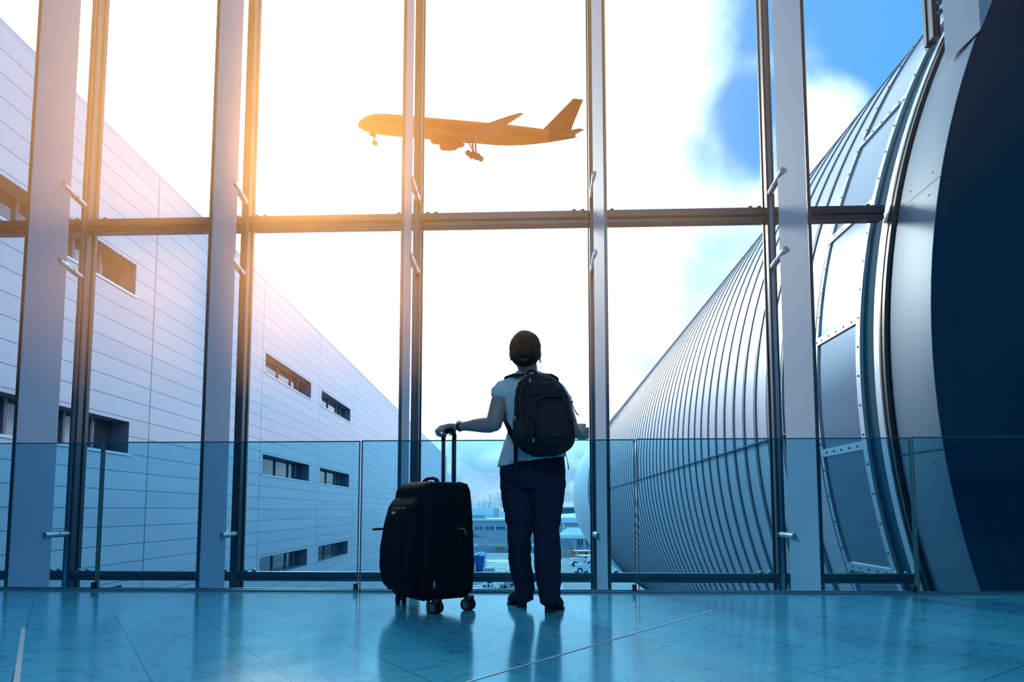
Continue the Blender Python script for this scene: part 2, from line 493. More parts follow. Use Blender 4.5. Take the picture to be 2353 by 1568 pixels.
# unseen cool fill light added behind the camera to brighten shirt and floor
ld = bpy.data.lights.new('fill_light', 'AREA'); lo = bpy.data.objects.new('fill_light', ld); COL.objects.link(lo)
ld.shape = 'RECTANGLE'; ld.size = 8; ld.size_y = 3; ld.energy = 420; ld.color = (.55, .84, 1)
lo.location = (0, -4.5, 7.3); lo.rotation_euler = (Vector((0, 4, .8))-lo.location).to_track_quat('-Z', 'Y').to_euler()
hz_ = bpy.data.materials.new('flare_glow_haze'); hz_.use_nodes = True  # haze volume made up to give the flare's orange glow
nt = hz_.node_tree; nt.nodes.clear()
vs = nt.nodes.new('ShaderNodeVolumeScatter'); vs.inputs['Color'].default_value = (1, .38, .10, 1); vs.inputs['Density'].default_value = .075; vs.inputs['Anisotropy'].default_value = .82
mo = nt.nodes.new('ShaderNodeOutputMaterial'); nt.links.new(vs.outputs[0], mo.inputs['Volume'])
o = MB().box((-5.2, .9, 1.45), (1.3, 5.06, 7.2)).build('haze', hz_); tag(o, 'thin orange haze box added to make the flare glow', 'haze', kind='stuff')

# ------------------------------------------------------------------ setting
GZ = -9.0
RAILY = 4.70
FY = 6.0
o = MB().box((-8, -12, -.35), (8.2, RAILY+.03, 0)).build('floor', M['floor']); tag(o, kind='structure')
o = MB().box((-8, -12, 7.4), (8.2, FY+.2, 7.7)).build('ceiling', M['ceiling']); tag(o, kind='structure')
o = MB().box((-8.2, -12, -9), (-8, FY+.2, 7.7)).build('wall_left', M['hallwall']); tag(o, kind='structure')
o = MB().box((8.2, -12, -9), (8.4, FY+.2, 7.7)).build('wall_right', M['hallwall']); tag(o, kind='structure')
o = MB().box((-8, -12.2, -.35), (8.2, -12, 4.2)).build('wall_back', M['hallwall']); tag(o, kind='structure')
# slim steel channel that holds the glass balustrade
o = MB().box((-7.9, RAILY-.025, 0), (8.1, RAILY-.011, .014)).box((-7.9, RAILY+.011, 0), (8.1, RAILY+.025, .02)).build('trim_1', M['channel']); tag(o, kind='structure')
o = MB().box((-900, -300, GZ-.5), (900, 1500, GZ)).build('ground', M['asphalt']); tag(o, kind='structure')
# brass-grey inlay strip in the floor at the lower left
a0, a1 = on(54, 1443, .001), on(38, 1568, .001)
dn = (a1-a0).normalized(); a1 = a1+dn*1.2; nn = Vector((-dn.y, dn.x, 0))*.009
o = MB().prism([a0-nn, a0+nn, a1+nn, a1-nn], (0, 0, .0015)).build('trim_2', M['badge']); tag(o, kind='structure')
# bright joint strip across the tiles
a0, a1 = on(1650, 1400, .001), on(1060, 1572, .001)
dn = (a1-a0).normalized(); nn = Vector((-dn.y, dn.x, 0))*.0034
o = MB().prism([a0-nn, a0+nn, a1+nn, a1-nn], (0, 0, .0012)).build('trim_3', M['bwhite']); tag(o, kind='structure')

# ------------------------------------------------------------------ glass balustrade
JX = [-5.22, -3.215, -1.285, .705, 2.64, 4.6]
RL = ['frameless glass balustrade panel at the far left edge of the floor',
      'glass balustrade panel between the two left joints, before the panelled building',
      'glass balustrade panel standing behind the suitcase and the person',
      'glass balustrade panel in front of the ribbed tube',
      'glass balustrade panel at the far right before the dark bulkhead']
for i in range(5):
    x0, x1 = JX[i]+.009, JX[i+1]-.009
    t = empty('balustrade_panel', ((x0+x1)/2, RAILY, 0)); h = (x1-x0)/2
    tag(t, RL[i], 'glass railing', 'glass balustrade panels along the floor edge')
    zt = 1.088+.004*(i-1)
    MB().box((-h, -.009, .004), (h, .009, zt-.007)).build('glass_sheet', M['rail'], t)
    MB().box((-h, -.0092, zt-.007), (h, .0092, zt)).build('top_edge', M['railedge'], t)
    for sx in (-1, 1):
        MB().box((sx*h-.003, -.0095, .004), (sx*h+.003, .0095, zt)).build('side_edge', M['railedge'], t)
    MB().cbox((h-.012, 0, .03), (.03, .028, .06)).build('base_clamp', M['gasket'], t, bevel=.004)

# ------------------------------------------------------------------ glass wall: fins, mullions, transoms, panes
R_T, XL = 7.05, 3.1
XC, ZC = XL+R_T, EYE+.42*XL


def tube_top(x):
    return ZC+math.sqrt(max(0, R_T**2-(x-XC)**2))


FINX = [-4.242, -2.688, -1.098, .566, 2.175, 3.83]
MULX = [-4.345, -2.775, -1.127, .53, 2.165, 3.745]
FL = ['broad pale steel fin at the far left, before the recessed window',
      'pale steel fin just left of the orange glow, second from the left',
      'pale steel fin that cuts across the nose half of the airplane',
      'narrow pale steel fin to the right of the person holding the cup',
      'broad pale steel fin in front of the ribbed tube',
      'short pale steel fin that lands on top of the tube collar']
SLP = -.077


def make_fin(i):
    x = FINX[i]; s = -1 if x < -.2 else 1          # the visible face turns to the middle
    z0 = -5.0 if i < 5 else tube_top(x)-.25
    t = empty('steel_fin', (x, 5.1, 0)); tag(t, FL[i], 'column', 'pale steel fins of the glass wall')
    th = .026
    xa, xb = (0, th) if s < 0 else (-th, 0)
    y1 = .5
    if i == 5:
        xa, xb = -.26, 0.
        poly = [(xa, 0, tube_top(x+xa)+.02), (xb, 0, tube_top(x+xb)+.02), (xb, 0, 7.4), (xa, 0, 7.4)]
        MB().prism([Vector(p) for p in poly], (SLP*.4, .4, 0)).build('blade', M['fin'], t, bevel=.003)
    else:
        poly = [(xa, 0, z0), (xb, 0, z0), (xb+SLP*y1, y1, z0), (xa+SLP*y1, y1, z0)]
        MB().prism(poly, (0, 0, 7.4-z0)).build('blade', M['fin'], t, bevel=.003)
        ex = (xa-.0005, xb+.0005)
        MB().box((ex[0], -.006, z0), (ex[1], -.0005, 7.4)).build('front_edge', M['mullion'], t)
        for zr in (.37, 2.80, 3.50, 6.2):
            p0 = Vector((xb-.004 if s < 0 else xa+.004, .40, zr)); p0.x += SLP*.40
            p1 = Vector((MULX[i]-x-s*.012, FY-.0965-5.1, zr))
            d = (p1-p0)
            a = p0-d*.03
            b_ = MB()
            r = .029
            b_.tube([a, p0+d*.50], r, 16).tube([p0+d*.50, p0+d*.54], r*.84, 16).tube([p0+d*.54, p0+d*.93, p0+d*.975, p1], [r, r, r*.8, r*.45], 16)
            b_.build('bracket_rod', M['rod'], t, smooth=40)
    return t


for i in range(6):
    make_fin(i)

ML = ['dark steel mullion beside the far left fin',
      'dark steel mullion in the orange glow beside the second fin',
      'dark steel mullion beside the fin in front of the airplane',
      'dark steel mullion just right of the airplane tail',
      'dark steel mullion beside the broad fin before the ribbed tube',
      'short dark steel mullion ending on the tube at the upper right']
for i in range(6):
    x = MULX[i]
    z0 = -5.0 if i < 5 else tube_top(x+.06)+.04
    t = empty('mullion', (x, FY, 0)); tag(t, ML[i], 'window post', 'dark mullions of the glass wall')
    MB().box((-.036, -.085, z0), (.036, .0, 7.4)).build('post', M['mullion'], t, bevel=.006)
    MB().box((-.047, .0, z0), (.047, .018, 7.4)).build('pressure_plate', M['gasket'], t)
    MB().box((-.03, .03, z0), (.03, .075, 7.4)).build('cover_cap', M['mullion'], t, bevel=.004)
    MB().box((-.014, -.094, z0), (.014, -.084, 7.4)).build('front_rail', M['rod'] if i in (0, 4) else M['mullion'], t, bevel=.002)
    if i == 5:
        for dz in (.12, .22):
            MB().tube([(.02, -.12, z0+dz+.1), (.02, -.08, z0+dz+.1)], .025, 14).build('clamp_stud', M['rod'], t, smooth=40)

EDG = [-6.0]+MULX
BAY = ['at its far left end', 'between the two leftmost mullions', 'ending at the fin before the airplane nose', 'in the bay of the standing person', 'between the narrow and the broad fin', 'running into the tube collar']
for lev, (z0, z1, nm) in enumerate(((3.262, 3.385, 'upper'), (-.062, .024, 'lower'))):
    for i in range(6):
        x0, x1 = EDG[i]+.037, EDG[i+1]-.037
        if i == 5:
            x1 = min(XC-math.sqrt(R_T**2-(zz-ZC)**2) for zz in (z0, z1))-.035
        t = empty('transom', ((x0+x1)/2, FY, z0)); h = (x1-x0)/2; H = z1-z0
        tag(t, f'dark {nm} crossbar of the glass wall, {BAY[i]}', 'crossbar', f'{nm} crossbars of the glass wall')
        MB().box((-h, -.075, H*.42), (h, -.002, H)).build('top_bar', M['mullion'], t, bevel=.008)
        MB().box((-h, -.055, 0), (h, -.002, H*.36)).build('bottom_bar', M['mullion'], t, bevel=.005)
        MB().box((-h, -.04, H*.36), (h, -.002, H*.42)).build('shadow_gap', M['rod'] if lev else M['gasket'], t)
        MB().box((-h, .03, H*.1), (h, .07, H*.9)).build('cover_cap', M['mullion'], t)
        for xs in ((-h+.06, -h+.14) if i else ()) + ((h-.14, h-.06) if i < 6 else ()):
            zz = H+.003
            MB().tube([(xs, -.045, zz-.012), (xs, -.045, zz+.012)], .019, 14).ellipsoid((xs, -.045, zz+.012), (.019, .019, .008), 12, 6).build('clamp_stud', M['rod'] if lev else M['mullion'], t, smooth=50)


def tube_x(z):
    q = R_T**2-(z-ZC)**2
    return XC-math.sqrt(q) if q > 0 else XC


for i in range(6):
    x0, x1 = EDG[i]+.04, EDG[i+1]-.04
    t = empty(f'window_{i+1}', ((x0+x1)/2, FY+.012, 0)); tag(t, kind='structure')
    for z0, z1 in ((-5, -.03), (-.02, 3.30), (3.33, 7.4)):
        c = Vector(((x0+x1)/2, FY+.012, 0))
        if i < 5:
            if i == 4 and z0 < -1:
                pass
            poly = [(x0, z0), (x1, z0), (x1, z1), (x0, z1)]
        else:
            zs = [z0+(z1-z0)*k/16 for k in range(17)]
            poly = [(x0, z0)]+[(max(x0+.002, min(x1, tube_x(z)-.01)), z) for z in zs]+[(x0, z1)]
        MB().prism([Vector((a-c.x, -.006, z)) for a, z in poly], (0, .012, 0)).build('glass_pane', M['pane'], t)

# ------------------------------------------------------------------ the ribbed tube on the right
jet = empty('tubular_jetty', (XC, 0, ZC)); tag(jet, 'huge ribbed aluminium tube that runs from the glass wall out over the apron', 'passenger tunnel')
A0, A1 = math.radians(80), math.radians(285)


def lathe(prof, n, a0=A0, a1=A1):
    """prof = (y, r) ; angle from +x through +z"""
    vs = []; fs = []
    for y, r in prof:
        for k in range(n+1):
            a = a0+(a1-a0)*k/n
            vs.append((r*math.cos(a), y, r*math.sin(a)))
    for i in range(len(prof)-1):
        for k in range(n):
            fs.append((i*(n+1)+k, i*(n+1)+k+1, (i+1)*(n+1)+k+1, (i+1)*(n+1)+k))
    return vs, fs


def ring_part(name, prof, m, n=120, a0=A0, a1=A1, smooth=30, parent=None):
    mb = MB(); mb.add(*lathe(prof, n, a0, a1))
    return mb.build(name, m, parent or jet, smooth=smooth)


# ribbed skin: flat strip then a standing seam, every .52 m
Y_RIB0, Y_RIB1, PITCH = 7.38, 39.8, .518
prof = []; y = Y_RIB0
k = 0
while y < Y_RIB1:
    prof += [(y, R_T-.10), (y+.001, R_T-.012), (y+PITCH-.125, R_T-.012), (y+PITCH-.124, R_T-.10)]
    y += PITCH; k += 1
ring_part('ribbed_skin', prof, M['alu'], 110, smooth=25)
prof = []; y = Y_RIB0+PITCH-.1235
for q in range(k):
    prof += [(y-.001, R_T-.1), (y, R_T+.004), (y+.055, R_T+.004), (y+.056, R_T-.03), (y+.121, R_T-.03), (y+.1215, R_T-.1)]
    y += PITCH
ring_part('standing_seam', prof, M['seam'], 110, smooth=25)
# far end: bright joint ring, smooth nose, closed end
ring_part('joint_ring', [(40.2, R_T-.2), (40.2, R_T+.03), (40.6, R_T+.03), (40.6, R_T-.2)], M['bwhite'])
ring_part('nose_section', [(40.6, R_T), (50, R_T), (57, R_T), (57.8, R_T-.2), (58.1, R_T-.9), (58.3, .1)], M['nose'], 110, smooth=40)
# riveted reflecting panels with frame strips next to the glass wall
ring_part('dark_band', [(7.38, R_T-.1), (7.38, R_T-.03), (7.27, R_T-.03), (7.27, R_T-.1)], M['tealband'])
ring_part('panel_band', [(7.25, R_T-.1), (7.25, R_T), (6.30, R_T), (6.30, R_T-.1)], M['alu_panel'], smooth=35)
ring_part('frame_strip', [(7.27, R_T-.05), (7.27, R_T+.02), (7.22, R_T+.02), (7.22, R_T-.05)], M['alu_strip'])
ring_part('frame_strip', [(6.345, R_T-.05), (6.345, R_T+.02), (6.265, R_T+.02), (6.265, R_T-.05)], M['alu_strip'])
ring_part('teal_band', [(6.265, R_T-.05), (6.265, R_T-.015), (6.02, R_T-.015), (6.02, R_T-.05)], M['tealband'])
ring_part('pale_strip', [(6.02, R_T-.05), (6.02, R_T+.012), (5.925, R_T+.012), (5.925, R_T-.05)], M['alu_strip'])
ring_part('gasket', [(5.925, R_T-.05), (5.925, R_T+.005), (5.90, R_T+.005), (5.895, R_T+.03), (5.865, R_T+.03), (5.86, R_T-.0), (5.85, R_T+.025), (5.81, R_T+.025), (5.80, R_T-.05)], M['gasket'])
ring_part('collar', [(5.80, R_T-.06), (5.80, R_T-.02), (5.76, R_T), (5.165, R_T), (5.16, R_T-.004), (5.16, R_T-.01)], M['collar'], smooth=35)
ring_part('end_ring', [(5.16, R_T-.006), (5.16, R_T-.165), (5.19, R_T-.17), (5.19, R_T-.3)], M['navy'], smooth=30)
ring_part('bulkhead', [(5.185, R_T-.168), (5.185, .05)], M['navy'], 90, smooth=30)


def rad_ang(ratio):
    """angle on the tube (about its axis) met first by a line leaving the eye at slope ratio"""
    x0, z0 = -XC, EYE-ZC
    L_ = math.sqrt(1+ratio*ratio); dx, dz = 1/L_, ratio/L_
    b = x0*dx+z0*dz; c = x0*x0+z0*z0-R_T**2
    tt = -b-math.sqrt(b*b-c)
    return math.atan2(z0+tt*dz, x0+tt*dx) % (2*PI)


def arc_box(y0, y1, a, da, r0, r1, n=2):
    vs = []; fs = []
    for aa in (a-da, a+da):
        for yy in (y0, y1):
            for r in (r0, r1):
                vs.append((r*math.cos(aa), yy, r*math.sin(aa)))
    return vs, [(0, 1, 3, 2), (4, 6, 7, 5), (0, 4, 5, 1), (2, 3, 7, 6), (1, 5, 7, 3), (0, 2, 6, 4)]


for ratio in (1.117, .913, .595, .20, -.175):
    a = rad_ang(ratio)
    s_ = MB(); s_.add(*arc_box(6.35, 7.22, a, .0058, R_T-.02, R_T+.018))
    s_.build('cross_strip', M['alu_strip'], jet)
    rv = MB()
    for q in range(5):
        yy = 6.45+q*.17
        rv.tube([((R_T+.016)*math.cos(a), yy, (R_T+.016)*math.sin(a)), ((R_T+.024)*math.cos(a), yy, (R_T+.024)*math.sin(a))], .012, 8)
    rv.build('rivet', M['rivet'], jet)
rv = MB()
for yy in (7.245, 6.305):
    for q in range(70):
        a = math.radians(95)+q*math.radians(2.3)
        rv.tube([((R_T+.018)*math.cos(a), yy, (R_T+.018)*math.sin(a)), ((R_T+.026)*math.cos(a), yy, (R_T+.026)*math.sin(a))], .011, 8)
rv.build('rivet', M['rivet'], jet)
# seams and screws of the collar, seam of the ribbed part
for ratio in (.828, .152):
    a = rad_ang(ratio)
    s_ = MB(); s_.add(*arc_box(5.15, 5.80, a, .0009, R_T-.03, R_T+.002)); s_.build('collar_seam', M['gasket'], jet)
    s_ = MB(); s_.add(*arc_box(5.155, 5.17, a, .0009, R_T-.16, R_T)); s_.build('collar_seam', M['gasket'], jet)
    rv = MB()
    for da, yy in ((.014, 5.62), (.014, 5.3), (-.014, 5.62), (-.014, 5.3)):
        aa = a+da
        rv.tube([((R_T-.002)*math.cos(aa), yy, (R_T-.002)*math.sin(aa)), ((R_T+.003)*math.cos(aa), yy, (R_T+.003)*math.sin(aa))], .008, 8)
    rv.build('screw', M['rivet'], jet)
a = rad_ang(.305)
s_ = MB(); s_.add(*arc_box(7.4, 40, a, .0012, R_T-.03, R_T+.031)); s_.build('long_seam', M['rivet'], jet)
for hh, yy in ((.35, 6.9), (.62, 6.9)):
    pts = []
    for q in range(30):
        a = math.radians(92)+q*math.radians(1.6)
        pts.append(((R_T+hh)*math.cos(a), yy, (R_T+hh)*math.sin(a)))
    MB().tube(pts, .012, 8).build('safety_cable', M['mullion'], jet, smooth=60)

# ------------------------------------------------------------------ panelled building on the left
bl = empty('panelled_building', (0, 0, 0), math.radians(3.2))
tag(bl, 'long pale panelled building with recessed strip windows', 'building')
ROOF = 9.3; YB0, YB1 = 5.0, 109.0
ROWS = [(6.62, 5.86), (2.72, 1.96), (-1.18, -1.94), (-5.08, -5.84)]
WY = [(9.9, 15.85, (0, 1, 2, 3)), (24.75, 30.75, (0, 1, 2, 3)), (32.6, 38.85, (0, 1, 2, 3))]
ys = sorted({YB0, YB1, *[a for w_ in WY for a in w_[:2]]})
zs = sorted({GZ, ROOF, *[a for r_ in ROWS for a in r_]})
mb = MB()
for i in range(len(ys)-1):
    for j in range(len(zs)-1):
        hole = any(abs(ys[i]-w_[0]) < .01 and any(abs(zs[j]-r_[1]) < .01 for k, r_ in enumerate(ROWS) if k in w_[2]) for w_ in WY)
        if not hole:
            mb.add([(-9, ys[i], zs[j]), (-9, ys[i+1], zs[j]), (-9, ys[i+1], zs[j+1]), (-9, ys[i], zs[j+1])], [(0, 1, 2, 3)])
mb.add([(-9, YB1, GZ), (-9, YB1, ROOF), (-30, YB1, ROOF), (-30, YB1, GZ)], [(0, 1, 2, 3)])
mb.add([(-9, YB0, GZ), (-9, YB0, ROOF), (-30, YB0, ROOF), (-30, YB0, GZ)], [(0, 1, 2, 3)])
mb.build('wall_cladding', M['cladding'], bl)
MB().box((-30, YB0, ROOF), (-9, YB1, ROOF+.12)).build('roof_edge', M['fin'], bl)
for y0, y1, rows in WY:
    for k in rows:
        z1, z0 = ROWS[k]
        d = .42
        m_ = MB()
        m_.box((-9-d, y0-.0, z1-.001), (-9.001, y1, z1+.05)).box((-9-d, y0, z0-.05), (-9.001, y1, z0+.001)).box((-9-d, y1-.001, z0), (-9.001, y1+.05, z1)).box((-9-d, y0-.05, z0), (-9.001, y0+.001, z1))
        wf = m_.build('window_frame', M['reveal'], bl)
        MB().box((-9-d-.05, y0, z0), (-9-d, y1, z1)).build('window_pane', M['bldglass'], wf)
        for q in (.42, .70, .86):
            yy = y0+(y1-y0)*q
            MB().box((-9-d, yy-.04, z0), (-9-d+.05, yy+.04, z1)).build('glazing_bar', M['reveal'], wf)
        MB().box((-9.10, y0-.1, z0-.06), (-8.97, y1+.1, z0-.01)).build('window_sill', M['alu_strip'], wf)

# ------------------------------------------------------------------ airplane
def make_plane():
    Lp = 67.5; r = 3.05
    t = empty('airplane'); tag(t, 'airliner coloured orange by the flare glow, flying past with landing gear down', 'airplane')
    prof = [(0, .03), (.004, .2), (.012, .38), (.025, .55), (.045, .74), (.07, .88), (.10, .96), (.14, 1), (.3, 1), (.5, 1), (.64, 1), (.70, .96), (.76, .87), (.82, .74), (.88, .58), (.93, .42), (.97, .29), (.995, .2), (1, .16)]
    rr = []
    for u, q in prof:
        zo = -(1-q)*r*.30 if u < .2 else (1-q)*r*.62
        rr.append([Vector((-u*Lp, r*q*math.cos(a), zo+r*q*math.sin(a))) for a in [2*PI*k/40 for k in range(40)]])
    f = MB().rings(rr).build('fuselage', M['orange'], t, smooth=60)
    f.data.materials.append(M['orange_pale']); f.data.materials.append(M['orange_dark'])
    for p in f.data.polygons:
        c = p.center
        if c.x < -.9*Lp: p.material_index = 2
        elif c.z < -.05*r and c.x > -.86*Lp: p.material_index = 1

    def aero(name, secs, m):
        """secs = (LE x, chord, y, z, thickness ratio, vertical?)"""
        rr = []
        for lx, ch, y, z, th, vert in secs:
            ring = []
            for k in range(20):
                a = 2*PI*k/20
                xx = .5-.5*math.cos(a); tt = math.sin(a)*th*(.9*math.sqrt(max(xx, 0))*(1-xx)*1.9+.02)
                ring.append(Vector((lx-ch*xx, y+(ch*tt if vert else 0), z+(0 if vert else ch*tt))))
            rr.append(ring)
        return MB().rings(rr).build(name, m, t, smooth=50)
    for s in (1, -1):
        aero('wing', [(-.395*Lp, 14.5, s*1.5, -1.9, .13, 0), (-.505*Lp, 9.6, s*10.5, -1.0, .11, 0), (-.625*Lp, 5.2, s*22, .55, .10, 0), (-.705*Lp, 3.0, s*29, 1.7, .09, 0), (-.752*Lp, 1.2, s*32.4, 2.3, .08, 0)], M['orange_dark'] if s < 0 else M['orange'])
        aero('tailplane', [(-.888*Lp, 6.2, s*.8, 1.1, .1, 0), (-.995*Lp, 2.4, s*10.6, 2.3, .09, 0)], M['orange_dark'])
        # engine with pylon
        ex, ey, ez = -.362*Lp, s*9.8, -2.95
        ep = [(0, 1.62), (.12, 1.92), (1.1, 2.15), (3.2, 2.12), (5.0, 1.75), (5.5, 1.6), (5.5, 1.2), (7.2, .75), (7.9, .2)]
        rr = [[Vector((ex-a, ey+q*math.cos(b), ez+q*math.sin(b))) for b in [2*PI*k/28 for k in range(28)]] for a, q in ep]
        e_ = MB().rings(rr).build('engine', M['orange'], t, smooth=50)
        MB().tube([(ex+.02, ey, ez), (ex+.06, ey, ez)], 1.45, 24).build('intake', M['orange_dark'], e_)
        MB().prism([(ex-1.5, ey-.2, ez+1.9), (ex-9.5, ey-.2, ez+2.2), (ex-9.5, ey-.2, ez+3.0), (ex-5, ey-.2, ez+2.9)], (0, .4, 0)).build('pylon', M['orange'], t)
        # main bogie
        gx, gy, gz = -.545*Lp, s*5.2, -6.6
        lg = MB().tube([(gx+.6, gy, -1.8), (gx, gy, gz+.15)], .28, 12).tube([(gx+2.4, s*3.4, -2.4), (gx, gy, gz+.6)], .14, 8).build('main_gear', M['orange_dark'], t, smooth=50)
        MB().tube([(gx+1.9, gy, gz+.35), (gx-1.9, gy, gz-.35)], .2, 10).build('bogie_beam', M['orange_dark'], lg, smooth=50)
        for k in (-1, 0, 1):
            for sy in (-.55, .55):
                c = Vector((gx+k*1.5, gy+sy, gz+k*.28))
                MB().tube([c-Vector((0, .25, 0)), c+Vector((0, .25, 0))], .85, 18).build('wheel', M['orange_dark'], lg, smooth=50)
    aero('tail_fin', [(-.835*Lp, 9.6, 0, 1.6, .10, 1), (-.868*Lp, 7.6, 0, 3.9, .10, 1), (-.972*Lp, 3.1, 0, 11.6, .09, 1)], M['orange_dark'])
    nx = -.078*Lp
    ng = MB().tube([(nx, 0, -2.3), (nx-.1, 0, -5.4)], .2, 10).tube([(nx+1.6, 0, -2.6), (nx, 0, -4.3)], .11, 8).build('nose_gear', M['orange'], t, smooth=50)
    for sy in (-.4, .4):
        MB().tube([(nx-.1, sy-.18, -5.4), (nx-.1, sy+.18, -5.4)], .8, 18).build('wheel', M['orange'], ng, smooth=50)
    MB().prism([(nx+1.8, -.7, -2.5), (nx-.3, -.7, -2.9), (nx-.3, -.7, -3.8), (nx+1.6, -.7, -3.4)], (0, .1, 0)).build('gear_door', M['orange'], t)
    # pose: nose to the left of the view, slightly up, banked toward the hall
    nose, tail = at(822, 281, 200), at(1321, 325, 203)
    fw = (nose-tail).normalized()
    los = ((nose+tail)/2-Vector((0, 0, EYE))).normalized()
    up = Vector((0, -math.sin(math.radians(25)), math.cos(math.radians(25))))
    up = (up-fw*up.dot(fw)).normalized(); lf = up.cross(fw)
    k = (nose-tail).length/Lp
    t.matrix_world = Matrix(((fw.x*k, lf.x*k, up.x*k, nose.x), (fw.y*k, lf.y*k, up.y*k, nose.y), (fw.z*k, lf.z*k, up.z*k, nose.z), (0, 0, 0, 1)))
    return t


make_plane()

# ------------------------------------------------------------------ suitcase
CS = Vector((-.624, 3.964, 0)); TH = math.atan2(-.784, .62)
sc = empty('suitcase', CS, TH); tag(sc, 'black soft upright suitcase on spinner wheels with its pull handle raised', 'suitcase')
secs = [(0, -.025, .165, .135, .05, .068), (0, -.028, .205, .155, .055, .078), (0, -.024, .230, .174, .055, .12), (0, -.022, .238, .176, .055, .25), (0, -.022, .233, .172, .055, .45), (0, -.018, .223, .162, .055, .62), (0, -.016, .216, .154, .055, .70), (0, -.014, .203, .142, .055, .735), (0, -.014, .172, .112, .05, .748)]
MB().rrect(secs, 8).build('shell', M['black_fabric'], sc, smooth=60)
pk = [(0, -.215, .150, .02, .02, .115), (0, -.225, .178, .035, .03, .15), (0, -.232, .195, .05, .045, .24), (0, -.226, .192, .055, .045, .36), (0, -.212, .182, .05, .045, .50), (0, -.195, .170, .04, .035, .60), (0, -.18, .158, .03, .028, .64), (0, -.17, .135, .015, .014, .655)]
p_ = MB().rrect(pk, 8).build('front_pocket', M['black_fabric'], sc, smooth=60)
pk2 = [(0, -.268, .11, .012, .012, .18), (0, -.276, .125, .016, .014, .26), (0, -.270, .122, .016, .014, .40), (0, -.252, .115, .014, .012, .52), (0, -.236, .105, .012, .01, .585), (0, -.228, .085, .006, .006, .602)]
MB().rrect(pk2, 6).build('outer_pocket', M['black_fabric'], sc, smooth=60)


def outline(secs, yoff, zlo=0, n=14, front=True):
    """piping line along the front outline of a loft"""
    L_ = []; R_ = []
    for cx, cy, hx, hy, r, z in secs:
        L_.append(Vector((cx-hx+r*.3, cy-hy+r*.3+yoff, z))); R_.append(Vector((cx+hx-r*.3, cy-hy+r*.3+yoff, z)))
    return L_+list(reversed(R_))


MB().tube(outline(secs, -.002), .0045, 8, closed=True).build('piping', M['strap'], sc, smooth=60)
MB().tube(outline(pk, -.002), .004, 8, closed=True).build('piping', M['strap'], p_, smooth=60)
back = [Vector((cx+sx*(hx-r*.3), cy+hy-r*.3, z)) for sx in (-1,) for cx, cy, hx, hy, r, z in secs]+[Vector((cx+(hx-r*.3), cy+hy-r*.3, z)) for cx, cy, hx, hy, r, z in reversed(secs)]
MB().tube(back, .0045, 8, closed=True).build('piping', M['strap'], sc, smooth=60)
MB().cbox((-.045, -.252, .565), (.045, .006, .018)).build('badge', M['badge'], sc, bevel=.002)
# top carry handle
MB().tube([(-.085, -.03, .742), (-.07, -.03, .765), (-.03, -.03, .776), (.03, -.03, .776), (.07, -.03, .765), (.085, -.03, .742)], .016, 12, flat=.6).build('carry_handle', M['strap'], sc, smooth=60)
MB().tube([(-.228, -.02, .50), (-.262, -.02, .49), (-.272, -.02, .44), (-.268, -.02, .38), (-.228, -.02, .36)], .012, 10, flat=.6).build('side_handle', M['strap'], sc, smooth=60)
MB().tube([(-.18, -.255, .47), (-.205, -.285, .468), (-.218, -.305, .466)], .007, 10).build('zipper_pull', M['strap'], sc, smooth=60)
# tag ring, strap and zip pulls on the near side
ring = [(.2365, .045+.03*math.cos(a), .45+.028*math.sin(a)) for a in [PI*k/9 for k in range(-1, 8)]]
MB().tube(ring, .0035, 8).build('tag_ring', M['steel'], sc, smooth=60)
MB().box((.2305, .03, .30), (.2345, .05, .425)).build('tag_strap', M['strap'], sc)
MB().tube([(.234, -.13, .155), (.238, -.132, .185)], .007, 8).tube([(.238, -.125, .14), (.238, -.139, .14), (.238, -.139, .16), (.238, -.125, .16)], .003, 6, closed=True).build('zipper_pull', M['steel'], sc, smooth=50)
MB().tube([(.225, .10, .085), (.235, .13, .07), (.24, .14, .05)], .0018, 6).build('loose_thread', M['strap'], sc)
# pull handle
hx, hy = .066, .095
MB().tube([(-hx, hy, .70), (-hx, hy, 1.03)], .0125, 12).build('handle_pole', M['pole'], sc, smooth=50)
MB().tube([(hx, hy, .70), (hx, hy, 1.02)], .0125, 12).build('handle_pole', M['pole'], sc, smooth=50)
for sx in (-1, 1):
    MB().tube([(sx*hx-.004*sx, hy-.0124, .76), (sx*hx-.004*sx, hy-.0124, 1.02)], .003, 8).build('pole_groove', M['rod'], sc)
grip = [(-hx, hy, 1.015), (-hx, hy, 1.045), (-hx*.8, hy, 1.066), (-hx*.4, hy, 1.075), (0, hy, 1.077), (hx*.4, hy, 1.075), (hx*.8, hy, 1.063), (hx, hy, 1.04), (hx, hy, 1.01)]
MB().tube(grip, [.0125, .015, .0165, .017, .017, .0165, .016, .0145, .0125], 14).build('handle_grip', M['strap'], sc, smooth=60)
